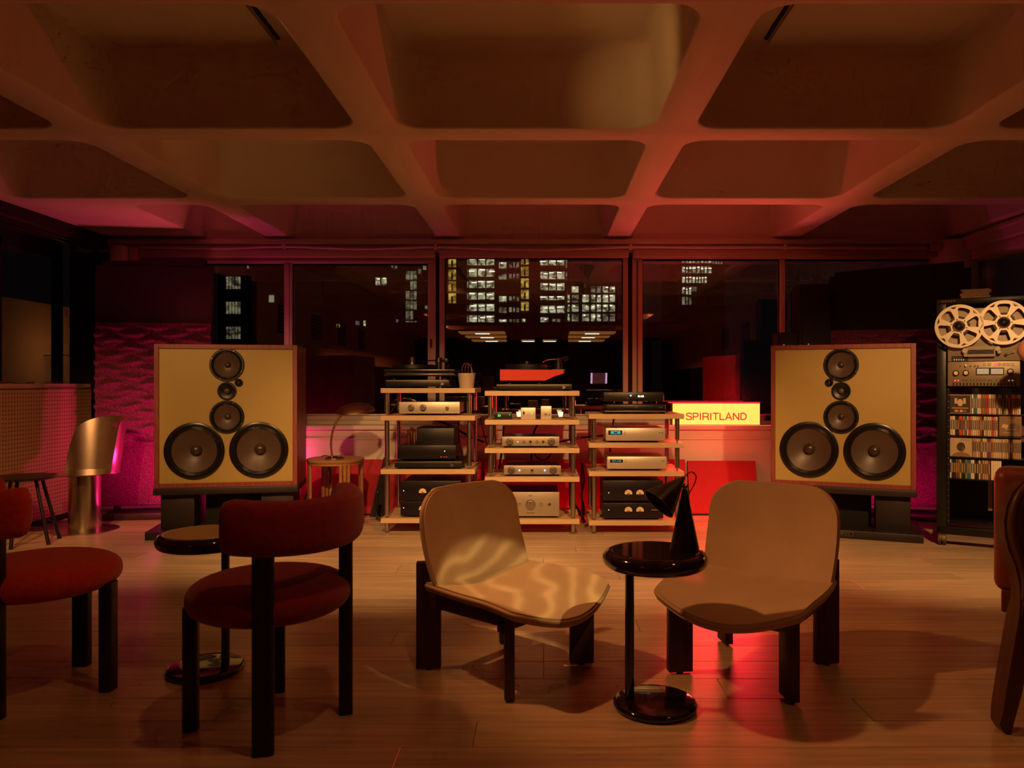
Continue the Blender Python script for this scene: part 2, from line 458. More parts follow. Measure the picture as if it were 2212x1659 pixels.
for j in range(-8, 3):
    for i in range(-2, 3):
        yc = CY0 + j * PY_
        me = CMW if (i == -2 and j == 2) else CM
        inst('coffer', me, ce, (CX0 + i * PX_, yc, ZC))
# edge strips of the slab beside the outer bays, and dark linear air slots in two of the coffers
part('edge_strip', bx(nb(), -3.62, CX0 - 2.5 * PX_, YB, 6.6, ZC, ZC + 0.3), M_CEIL, ce)
part('edge_strip', bx(nb(), CX0 + 2.5 * PX_, 3.62, YB, 6.6, ZC, ZC + 0.3), M_CEIL, ce)
for sx, x0, x1 in ((-1.24, -1.2, -0.98), (1.04, 0.8, 1.0)):
    part('air_slot', bx(nb(), sx - 0.008, sx + 0.008, 2.75, 3.57, ZC + DEP - 0.012, ZC + DEP - 0.002), M_BLACKM, ce)
part('ceiling_panel', bx(nb(), -2.02, -1.26, 2.6, 3.66, ZC + DEP - 0.020, ZC + DEP - 0.004, 0.003), M_CEIL, ce)
part('ceiling_panel', bx(nb(), 1.06, 1.86, 2.6, 3.66, ZC + DEP - 0.020, ZC + DEP - 0.004, 0.003), M_CEIL, ce)

# ---- back wall below the windows: stepped ledge, moulding, casing
wb = nb()
bx(wb, -4.2, 3.62, 6.12, 6.42, 0.0, 0.655)
struct('wall_back', wb, M_PLASTER)
b = nb(); bx(b, -4.2, 3.62, 6.09, 6.42, 0.655, 0.690, 0.006)
struct('trim_1', b, M_PLASTER)
b = nb(); bx(b, -4.2, 3.62, 6.22, 6.42, 0.690, 0.722, 0.004); bx(b, -4.2, 3.62, 6.28, 6.42, 0.722, 0.757, 0.004)
struct('trim_2', b, M_FRAME)
b = nb(); bx(b, -4.2, 3.62, 6.108, 6.122, 0.575, 0.590, 0.003)
struct('trim_3', b, M_PLASTER)
b = nb(); bx(b, -4.2, 3.62, 6.105, 6.122, 0.0, 0.07, 0.004)
struct('baseboard_back', b, M_PLASTER)
# lintel above the windows, stepped
b = nb(); bx(b, -3.9, 3.62, 6.36, 6.70, 2.12, 2.70)
struct('wall_lintel', b, M_PLASTER)
b = nb(); bx(b, -3.60, 3.40, 6.30, 6.37, 2.175, 2.215, 0.004); bx(b, -3.60, 3.40, 6.325, 6.37, 2.135, 2.175, 0.004)
struct('trim_4', b, M_PLASTER)

# ---- windows
def window(n, px0, px1, fl_, fr_, pytop, mull=None):
    x0, x1 = fx(px0, YW), fx(px1, YW)
    zl, zt = 0.757, fz(pytop, YW) + 0.06
    wl, wr = fl_ * YW / FPX, fr_ * YW / FPX
    b = nb()
    bx(b, x0, x0 + wl, 6.37, 6.45, zl, zt, 0.004); bx(b, x1 - wr, x1, 6.37, 6.45, zl, zt, 0.004)
    bx(b, x0 + wl, x1 - wr, 6.37, 6.45, zt - 0.06, zt, 0.004); bx(b, x0 + wl, x1 - wr, 6.385, 6.45, zl, zl + 0.012, 0.003)
    w = struct('window_%d' % n, b, M_FRAME)
    g = nb(); bx(g, x0 + wl - 0.004, x1 - wr + 0.004, 6.405, 6.411, zl + 0.004, zt - 0.05)
    part('pane', g, M_GLASS, w, False)
    # dark glazing beads
    q = nb()
    for xa in (x0 + wl, x1 - wr - 0.006): bx(q, xa, xa + 0.006, 6.395, 6.404, zl + 0.012, zt - 0.06)
    bx(q, x0 + wl, x1 - wr, 6.395, 6.404, zt - 0.075, zt - 0.06)
    part('gasket', q, M_BLACKM, w, False)
    return w
window(1, 290, 627, 6, 11, 570)
w2 = window(2, 628, 942, 5, 17, 570)
window(3, 950, 1356, 11, 11, 556)
w4 = window(4, 1365, 1690, 22, 7, 560)
window(5, 1690, 2040, 4, 6, 560)
# lock of the sliding leaf
b = nb(); bx(b, fx(930, YW), fx(937, YW), 6.345, 6.372, fz(755, YW), fz(705, YW), 0.003); part('lock_plate', b, M_FRAME, w2)
b = nb(); bx(b, fx(931.5, YW), fx(935.5, YW), 6.335, 6.348, fz(752, YW), fz(733, YW), 0.003); part('handle', b, M_BLACK, w2)
b = nb(); bx(b, fx(1375, YW), fx(1376.5, YW), 6.362, 6.372, 0.757, 2.05); part('seam', b, M_BLACKM, w4)
# black posts between the window units
for k, (a, c) in enumerate(((942, 950), (1356, 1365))):
    b = nb(); bx(b, fx(a, YW) - 0.002, fx(c, YW) + 0.002, 6.39, 6.47, 0.757, 2.12)
    struct('trim_%d' % (5 + k), b, M_BLACKM)
# roller blinds
def blind(px0, px1, pybot, label):
    x0, x1 = fx(px0, 6.32), fx(px1, 6.32)
    r = thing('roller_blind', label, 'blind', ((x0 + x1) / 2, 6.32, 2.13), 0, 'roller blinds above the windows')
    zb = fz(pybot, 6.32)
    part('cassette', bx(nb(), x0, x1, 6.29, 6.36, 2.065, 2.135, 0.012, 3), M_BLIND, r, world=True)
    part('blind_fabric', bx(nb(), x0 + 0.012, x1 - 0.012, 6.332, 6.336, zb + 0.012, 2.08), M_BLIND, r, world=True)
    part('bottom_bar', bx(nb(), x0 + 0.012, x1 - 0.012, 6.322, 6.344, zb, zb + 0.018, 0.005), M_BLIND, r, world=True)
blind(300, 940, 566, 'wide rolled-up blind over the left window pair')
blind(949, 1358, 552, 'rolled-up blind over the middle window')
blind(1367, 2022, 557, 'wide rolled-up blind over the right window pair')
# cable sagging along the lintel between its clips
cps = [(300, 534), (480, 537), (614, 533), (780, 538), (941, 534), (1150, 540), (1362, 534), (1530, 535), (1696, 535), (1860, 536), (2000, 537)]
solo('cable', tube(nb(), [at(x, y, 6.28) for x, y in cps], 0.010, 8, 6), M_FRAME, 'pale cable sagging along the lintel above the blinds', 'cable')
for (x, y), wh in zip(((614, 532), (941, 534), (1362, 534), (1696, 534)), ('leftmost mullion', 'gap between left and middle blinds', 'gap between middle and right blinds', 'rightmost mullion')):
    p = at(x, y, 6.28)
    solo('cable_clip', bx(nb(), p.x - 0.012, p.x + 0.012, 6.262, 6.31, p.z - 0.022, p.z + 0.022, 0.004), M_FRAME,
         'small pale clip holding the lintel cable above the ' + wh, 'clip', group='clips of the lintel cable')

# ---- corner piers, side walls
def pier(x0, x1, y0, y1, n):
    b = nb(); bx(b, x0, x1, y0, y1, 0.0, 2.16, 0.05, 4)
    struct('trim_%d' % n, b, M_PLASTER)
pier(fx(246, 6.3), fx(283, 6.3), 6.2, 6.4, 7)
b = nb(); cyl(b, (3.42, 6.38, 0), (3.42, 6.38, 2.2), 0.19, n=40); struct('trim_8', b, M_PLASTER)
b = nb(); bx(b, fx(284, 6.3), fx(299, 6.3), 6.26, 6.42, 0.7, 2.14, 0.004); struct('trim_9', b, M_FRAME)
b = nb(); cyl(b, at(2010, 533, 6.28), at(2030, 533, 6.28), 0.035, n=20); 
solo('blind_roller_end', b, M_BLIND, 'round end cap of the blind roller in the right corner', 'blind end')
b = nb(); bx(b, -3.97, -3.50, 6.40, 6.50, 0.70, 2.30); struct('wall_corner_left', b, M_BLACKM)
# left: dark glazing behind the bar counter, with header tracks
b = nb(); bx(b, -4.10, XL, 4.0, 6.40, 2.17, 2.30)
struct('wall_header_left', b, M_BLACKM)
for k in range(3):
    b = nb(); bx(b, XL - 0.030 - 0.05 * k, XL - 0.012 - 0.05 * k, 4.0, 6.36, 2.145 - 0.012 * k, 2.172); struct('trim_%d' % (10 + k), b, mat('track_metal', (0.06, 0.04, 0.03), 0.4, 0.6))
b = nb()
bx(b, -4.06, -4.0, 4.0, 4.06, 0.0, 2.17); bx(b, -4.06, -4.0, 6.30, 6.36, 0.0, 2.17); bx(b, -4.06, -4.0, 4.0, 6.36, 2.05, 2.17); bx(b, -4.06, -4.0, 4.0, 6.36, 0.0, 0.9)
bx(b, -4.06, -4.0, 5.60, 5.64, 0.9, 2.1)
w6 = struct('window_6', b, M_BLACKM)
part('pane', bx(nb(), -4.035, -4.03, 4.0, 6.36, 0.9, 2.08), M_GLASS, w6, False)
M_RWALL = M_PLASTER
b = nb(); bx(b, XL - 0.12, XL, YB, 4.0, 1.40, 2.7); struct('wall_left', b, M_RWALL)
b = nb(); bx(b, XL - 0.12, XL + 0.02, YB, 4.0, 0.0, 1.40); struct('wall_left_lower', b, mat('dark_panelling', (0.03, 0.016, 0.012), 0.6))
b = nb(); bx(b, -4.2, XL - 0.1, 3.9, 4.0, 0, 2.7); struct('wall_return_left', b, M_BLACKM)
b = nb(); bx(b, XR, XR + 0.12, YB, 3.2, 1.40, 2.7); struct('wall_right', b, M_RWALL)
b = nb(); bx(b, XR - 0.02, XR + 0.12, YB, 3.2, 0.0, 1.40); struct('wall_right_lower', b, MATS['dark_panelling'])
b = nb(); bx(b, -4.2, 4.2, YB - 0.1, YB, 0, 2.8); struct('wall_front', b, MATS['dark_panelling'])
# right: header with stepped trims, dark glazing
b = nb(); bx(b, 3.43, 3.70, 3.2, 6.40, 2.11, 2.235, 0.006); bx(b, 3.47, 3.70, 3.2, 6.40, 2.03, 2.11, 0.006); bx(b, 3.405, 3.44, 3.2, 6.36, 2.185, 2.215, 0.004)
struct('trim_13', b, M_PLASTER)
b = nb()
bx(b, 3.62, 3.70, 6.24, 6.36, 0, 2.05); bx(b, 3.62, 3.70, 3.2, 3.3, 0, 2.05); bx(b, 3.62, 3.70, 3.2, 6.36, 0, 0.7); bx(b, 3.62, 3.70, 4.8, 4.86, 0.7, 2.05)
w7 = struct('window_7', b, M_FRAME)
part('pane', bx(nb(), 3.655, 3.66, 3.3, 6.3, 0.7, 2.05), M_GLASS, w7, False)
# louvred vents on the side walls of the rear half (they show as reflections in the windows)
M_VENT = mat('vent_dark', (0.02, 0.012, 0.01), 0.6)
for sgn in (-1, 1):
    X = XL + 0.004 if sgn < 0 else XR - 0.004
    for k, yv in enumerate((2.2, 0.7, -0.8, -2.3)):
        v = thing('louvre_vent', 'dark louvred air vent high on the rear %s wall, %s from the windows' % ('left' if sgn < 0 else 'right', ('first', 'second', 'third', 'fourth')[k]), 'vent', (X, yv, 1.75), 0, 'louvred vents on the rear side walls')
        part('frame', bx(nb(), X - 0.006, X + 0.006, yv - 0.26, yv + 0.26, 1.72, 2.10), M_VENT, v, world=True)
        for q in range(7):
            z = 1.75 + q * 0.05
            part('slat', bx(nb(), X - 0.012, X + 0.012, yv - 0.24, yv + 0.24, z, z + 0.018), M_RWALL, v, world=True)
# rear table with a glowing laptop (seen only as a reflection in the middle window)
rt = thing('bar_table', 'tall dark bar table in the rear of the room', 'table', (1.0, -1.0, 0))
part('table_top', bx(nb(), 0.6, 1.4, -1.35, -0.75, 0.98, 1.01, 0.004), M_DWOOD, rt, world=True)
for _x in (0.65, 1.35):
    for _y in (-1.3, -0.8): part('leg', bx(nb(), _x - 0.02, _x + 0.02, _y - 0.02, _y + 0.02, 0, 0.98), M_DWOOD, rt, world=True)
lt = thing('laptop', 'open laptop with a pink-edged glowing screen on the rear bar table', 'laptop', (1.0, -1.0, 1.01), math.radians(-4))
part('keyboard_base', bx(nb(), -0.15, 0.15, 0.0, 0.21, 0.0, 0.012, 0.003), M_BLACK, lt)
Ml = Matrix.Translation((0, 0.0, 0.012)) @ Matrix.Rotation(math.radians(-8), 4, 'X') @ Matrix.Shear('XY', 4, (0.0, 0.0))
ls_ = part('screen_lid', bx(nb(), -0.155, 0.155, -0.008, 0.0, 0.0, 0.205, 0.002, 1, Ml), M_BLACK, lt)
for _a, _c in ((-0.15, -0.118), (0.118, 0.15)): part('screen_margin', bx(nb(), _a, _c, 0.0, 0.002, 0.006, 0.20, 0, 1, Ml), emis('screen_lilac', (0.75, 0.45, 0.70), 3.0), ls_)
part('screen_image', bx(nb(), -0.118, 0.118, 0.0, 0.0015, 0.006, 0.20, 0, 1, Ml), emis('screen_dim', (0.35, 0.08, 0.08), 0.6), ls_)

# ================================================================== LARGE FURNITURE
# ---- red upholstered chairs (round seat, wrap-around pad back, four straight dark legs)
def red_chair(cx_, cy_, face, fab, label):
    t = thing('upholstered_chair', label, 'chair', (cx_, cy_, 0), face, 'red upholstered chairs')
    R = 0.238; prof = []
    z0, z1 = 0.325, 0.447; zm = (z0 + z1) / 2; hz = (z1 - z0) / 2
    for i in range(25):                                # super-ellipse cushion
        a = -PI / 2 + PI * i / 24
        c, s = math.cos(a), math.sin(a)
        prof.append((R * abs(c) ** 0.45, zm + hz * math.copysign(abs(s) ** 0.85, s)))
    b = nb(); lathe(b, prof, 56); part('seat', b, fab, t, True)
    M_LEG = mat('black_stained_wood', (0.006, 0.005, 0.005), 0.5)
    for a, top in ((45, 0.36), (-45, 0.36), (135, 0.60), (-135, 0.60)):
        A = math.radians(a)
        b = nb()
        sec = rrect(0.021, 0.029, 0.012, 4)
        M = Matrix.Translation((0.222 * math.cos(A), 0.222 * math.sin(A), 0)) @ Matrix.Rotation(A, 4, 'Z')
        loft(b, [[M @ Vector((x, y, z)) for x, y in sec] for z in (0.0, 0.004, top)])
        part('leg', b, M_LEG, t)
    # back pad swept round the rear legs
    b = nb(); rings = []
    N = 44; span = math.radians(72); rad = 0.232
    for i in range(N + 1):
        u = -1 + 2 * i / N
        e = 1 - max(0, abs(u) - 0.90) / 0.10
        k = math.sqrt(max(0.0, 1 - (1 - e) ** 2)) if e < 1 else 1.0
        k = max(k, 0.02)
        k = 0.35 + 0.65 * k if i not in (0, N) else 0.30
        A = PI + u * span
        c0 = Vector((rad * math.cos(A), rad * math.sin(A), 0.617 + 0.014 * u * u))
        rd = Vector((math.cos(A), math.sin(A), 0))
        ring = []
        for q in range(24):
            w = 2 * PI * q / 24
            cw, sw = math.cos(w), math.sin(w)
            ring.append(c0 + rd * (0.046 * k * math.copysign(abs(cw) ** 0.7, cw)) + Vector((0, 0, 0.076 * (0.25 + 0.75 * k) * math.copysign(abs(sw) ** 0.55, sw))))
        rings.append(ring)
    loft(b, rings); part('backrest', b, fab, t, 60)
    return t
red_chair(-0.83, 2.32, math.radians(150), M_WINEFAB, 'wine-red chair with curved pad back in the foreground, seen from behind')
red_chair(-1.675, 2.55, math.radians(45), M_REDFAB, 'bright red round-seated chair cut off by the left picture edge')

# ---- cream leather lounge chairs
def cream_chair(cx_, cy_, face, label):
    t = thing('lounge_chair', label, 'chair', (cx_, cy_, 0), face, 'cream leather lounge chairs')
    def zs(x, v):
        s = max(0.0, (x - 0.10) / 0.19)
        return 0.325 - 0.020 * (1 - v * v) - (0.028 * v * v + 0.042 * (1 - v * v)) * s ** 2
    nu, nv = 26, 22
    top = []
    for i in range(nu + 1):
        u = i / nu; row = []
        for j in range(nv + 1):
            v = -1 + 2 * j / nv
            xf = 0.278 + 0.045 * (1 - v * v)                       # bowed front edge
            x = -0.165 + (xf + 0.165) * u
            e = max(0.0, (u - 0.90) / 0.10)
            hw = 0.238 + 0.026 * math.sin(u * PI * 0.8) - 0.016 * e ** 3
            row.append(Vector((x, v * hw, zs(x, v))))
        top.append(row)
    def shell(grid, thick, nrm):
        b = nb()
        A = [[b.verts.new(p) for p in r] for r in grid]
        B = [[b.verts.new(p - nrm * thick) for p in r] for r in grid]
        n, m = len(A) - 1, len(A[0]) - 1
        for i in range(n):
            for j in range(m):
                b.faces.new((A[i][j], A[i][j + 1], A[i + 1][j + 1], A[i + 1][j])); b.faces.new((B[i][j], B[i + 1][j], B[i + 1][j + 1], B[i][j + 1]))
        edge = [(0, j) for j in range(m)] + [(i, m) for i in range(n)] + [(n, j) for j in range(m, 0, -1)] + [(i, 0) for i in range(n, 0, -1)]
        for (i, j), (k, l) in zip(edge, edge[1:] + edge[:1]):
            b.faces.new((A[i][j], B[i][j], B[k][l], A[k][l]))
        return b, [grid[i][j] for i, j in edge]
    b, eg = shell(top, 0.030, Vector((0, 0, 1)))
    st = part('seat', b, M_CREAM, t, 50)
    part('piping', tube(nb(), [p + Vector((0, 0, -0.013)) for p in eg + eg[:1]], 0.0075, 8, 1), M_PIPING, st, True)
    # back: concave sheet with round upper corners, leaning
    H = 0.342; Wd = 0.245; r = 0.105; grid = []
    hs = [H * i / 12 * 0.7 for i in range(12)] + [H - r + r * math.sin(PI / 2 * i / 12) * 0.999 for i in range(0, 13)]
    hs = sorted(set(round(h, 5) for h in hs))
    for h in hs:
        d = H - h
        w = Wd if d >= r else Wd - r + math.sqrt(max(0, r * r - (r - d) ** 2))
        w *= 0.965 + 0.035 * math.sin(PI * min(1, h / H * 0.9 + 0.1))
        row = []
        for j in range(nv + 1):
            v = -1 + 2 * j / nv; y = v * w
            x = -0.148 - 0.074 * (h / H) - 0.022 * math.sin(PI * h / H) + 0.050 * (y / Wd) ** 2
            zz = 0.294 + h + 0.022 * (y / Wd) ** 2 * (1 - h / H)
            row.append(Vector((x, y, zz)))
        grid.append(row)
    b, eg = shell(grid, 0.028, Vector((1, 0, 0.1)).normalized())
    bk = part('backrest', b, M_CREAM, t, 50)
    ed = [p + Vector((-0.012, 0, 0)) for p in eg]
    part('piping', tube(nb(), ed + ed[:1], 0.0075, 8, 1), M_PIPING, bk, True)
    # radial slab legs, the rear pair running up behind the back
    for sx in (-1, 1):
        for sy in (-1, 1):
            A = math.atan2(sy, sx)
            M = Matrix.Translation((0.190 if sx > 0 else -0.200, 0.195 * sy, 0)) @ Matrix.Rotation(A, 4, 'Z')
            b = nb(); bx(b, -0.044, 0.044, -0.0165, 0.0165, 0.006, 0.385 if sx < 0 else 0.262, 0.004, 2, M)
            lg = part('leg', b, M_DWOOD, t)
            b = nb(); c = M @ Vector((0, 0, 0)); cyl(b, (c.x, c.y, 0), (c.x, c.y, 0.008), 0.012, n=12); part('glide', b, M_BLACK, lg)
    for sy in (-1, 1):
        b = nb(); bx(b, -0.20, 0.15, 0.19 * sy - 0.013, 0.19 * sy + 0.013, 0.225, 0.300, 0.003); part('rail', b, M_DWOOD, t)
    b = nb(); bx(b, -0.212, -0.186, -0.19, 0.19, 0.235, 0.300, 0.003); part('rail', b, M_DWOOD, t)
    b = nb(); bx(b, 0.13, 0.155, -0.19, 0.19, 0.20, 0.262, 0.003); part('rail', b, M_DWOOD, t)
cream_chair(-0.132, 2.756, math.radians(-40), 'cream leather lounge chair left of the cone lamp, lit by a streaky light patch')
cream_chair(0.752, 2.736, math.radians(-127), 'cream leather lounge chair right of the cone lamp')

# ---- small round pedestal tables
def side_table(cx_, cy_, offx, offy, label, topmat):
    t = thing('side_table', label, 'table', (cx_, cy_, 0), 0, 'round pedestal side tables')
    R = 0.166; z1 = 0.495
    prof = [(0.0, z1 - 0.052), (R - 0.035, z1 - 0.052)]
    prof += [(R - 0.026 + 0.026 * math.cos(a), z1 - 0.026 + 0.026 * math.sin(a)) for a in [(-PI / 2 + PI * i / 12) for i in range(13)]]
    prof += [(R - 0.034, z1 - 0.0015)]
    prof += [(0.0, z1 - 0.0015)]
    tp = part('table_top', lathe(nb(), prof, 64), M_GLOSSB, t, 40)
    b = nb(); lathe(b, [(0, z1 - 0.002), (R - 0.030, z1 - 0.002), (R - 0.032, z1 + 0.0006), (0, z1 + 0.0006)], 64); part('inlay', b, topmat, tp)
    b = nb(); cyl(b, (offx, offy, 0.015), (offx, offy, z1 - 0.05), 0.0145, n=24); part('post', b, M_GLOSSB, t)
    rb = 0.132
    prof = [(0, 0), (rb - 0.012, 0)] + [(rb - 0.012 + 0.012 * math.cos(a), 0.012 + 0.012 * math.sin(a)) for a in [(-PI / 2 + PI * i / 8) for i in range(9)]] + [(rb - 0.05, 0.029), (0, 0.031)]
    part('base', lathe(nb(), prof, 64), M_GLOSSB, t, 40)
side_table(0.352, 2.413, -0.080, 0.0, 'black lacquered pedestal table carrying the cone lamp between the cream chairs', M_GLOSSB)
side_table(-1.20, 2.715, 0.070, 0.0, 'gold-topped pedestal table behind the wine-red chair', mat('gold_lacquer', (0.66, 0.50, 0.20), 0.35, 0.2))

# ---- double-cone lamp on the black table
def cone_lamp():
    base = Vector((0.447, 2.42, 0.4956))
    t = thing('cone_lamp', 'dark brown double-cone table lamp on the black pedestal table', 'lamp', base)
    Mb = mat('dark_bronze', (0.045, 0.026, 0.016), 0.25, 0.7)
    b = nb(); lathe(b, [(0, 0), (0.046, 0), (0.046, 0.004), (0.007, 0.196), (0, 0.198)], 40); part('cone_base', b, Mb, t, 40)
    b = nb(); bmesh.ops.create_uvsphere(b, u_segments=20, v_segments=12, radius=0.0105, matrix=Matrix.Translation((0, -0.006, 0.200))); part('ball_joint', b, M_BRASS, t, True)
    ap = Vector((0.0, -0.004, 0.232)); ax = Vector((-0.66, -0.25, -0.62)).normalized()
    q = ax.to_track_quat('Z', 'Y').to_matrix().to_4x4()
    M = Matrix.Translation(ap) @ q
    L, r = 0.125, 0.058
    b = nb(); lathe(b, [(0.0, 0.0), (0.005, 0.004), (r, L), (r - 0.002, L), (0.003, 0.008), (0, 0.008)], 48, M); sh = part('shade', b, Mb, t, 40)
    b = nb(); lathe(b, [(0, 0.05), (0.012, 0.055), (0.014, 0.075), (0.0, 0.088)], 16, M); part('bulb', b, mat('frosted_bulb', (0.7, 0.6, 0.5), 0.3), sh, True)
    b = nb(); tube(b, [ap, (0.020, 0.0, 0.246), (0.038, 0.01, 0.232), (0.034, 0.012, 0.208), (0.018, 0.01, 0.180), (0.012, 0.01, 0.165)], 0.0022, 6); part('cord', b, mat('brown_cord', (0.10, 0.02, 0.02), 0.5), t, True)
cone_lamp()

# ---- brown leather armchair at the right edge
def armchair():
    t = thing('armchair', 'brown leather armchair with carved dark wooden side, cut off by the right edge', 'chair', (1.372, 2.33, 0), math.radians(-33))
    # leather back and seat block
    b = nb(); bx(b, 0.0, 0.58, 0.0, 0.13, 0.385, 0.765, 0.035, 4); part('backrest', b, M_LEATHER, t, 50)
    b = nb(); bx(b, 0.03, 0.56, 0.11, 0.60, 0.30, 0.43, 0.035, 4); part('seat', b, M_LEATHER, t, 50)
    b = nb(); bx(b, 0.02, 0.57, 0.01, 0.58, 0.325, 0.395, 0.006); part('seat_rail', b, mat('red_brown_wood', (0.13, 0.03, 0.02), 0.45), t)
    # broad curved side board with leg
    Y0, Y1 = 2.20, 2.26
    sil = [(2212 + 90, 1034), (2212 + 40, 1026), (2198, 1036), (2176, 1058), (2163, 1088), (2157, 1120), (2159, 1150), (2166, 1182), (2176, 1210), (2186, 1236),
           (2191, 1262), (2191, 1290), (2186, 1320), (2172, 1400), (2160, 1470), (2151, 1530), (2147, 1555), (2157, 1572), (2172, 1576),
           (2180, 1545), (2191, 1490), (2204, 1420), (2212, 1370), (2218, 1310), (2224, 1270), (2236, 1240), (2212 + 60, 1225), (2212 + 90, 1220)]
    b = nb(); P0 = [at(x, y, 2.25) for x, y in sil]
    z_low = min(p.z for p in P0)
    P0 = [Vector((p.x, 2.215, p.z - z_low)) for p in P0]
    v0 = [b.verts.new(p) for p in P0]; f = b.faces.new(v0)
    r = bmesh.ops.extrude_face_region(b, geom=[f])
    for v in [g for g in r['geom'] if isinstance(g, bmesh.types.BMVert)]: v.co.y = 2.275
    bmesh.ops.bevel(b, geom=[e for e in b.edges if abs(e.verts[0].co.y - e.verts[1].co.y) < 1e-6], offset=0.008, segments=3, affect='EDGES')
    sd = part('side_frame', b, M_WALNUT, t, 40, world=True)
    # carved raised ribs following the curve
    for d, (w, rr) in enumerate(((12, 0.012), (26, 0.012), (42, 0.013))):
        pts = []
        for (x, y) in sil[1:12]:
            dx, dy = 2245 - x, 1180 - y; n = math.hypot(dx, dy)
            pts.append(at(x + dx / n * w * 1.2, y + dy / n * w * (0.9 if y < 1180 else 0.2), 2.25))
        pts = [Vector((p.x, 2.212, p.z - z_low)) for p in pts]
        part('carved_rib', tube(nb(), pts, rr, 10, 3), M_WALNUT, sd, True, world=True)
    for x, y in ((0.55, 0.03), (0.05, 0.55), (0.55, 0.55)):
        b = nb(); bx(b, x - 0.02, x + 0.02, y - 0.02, y + 0.02, 0, 0.34, 0.006); part('leg', b, M_WALNUT, t)
armchair()

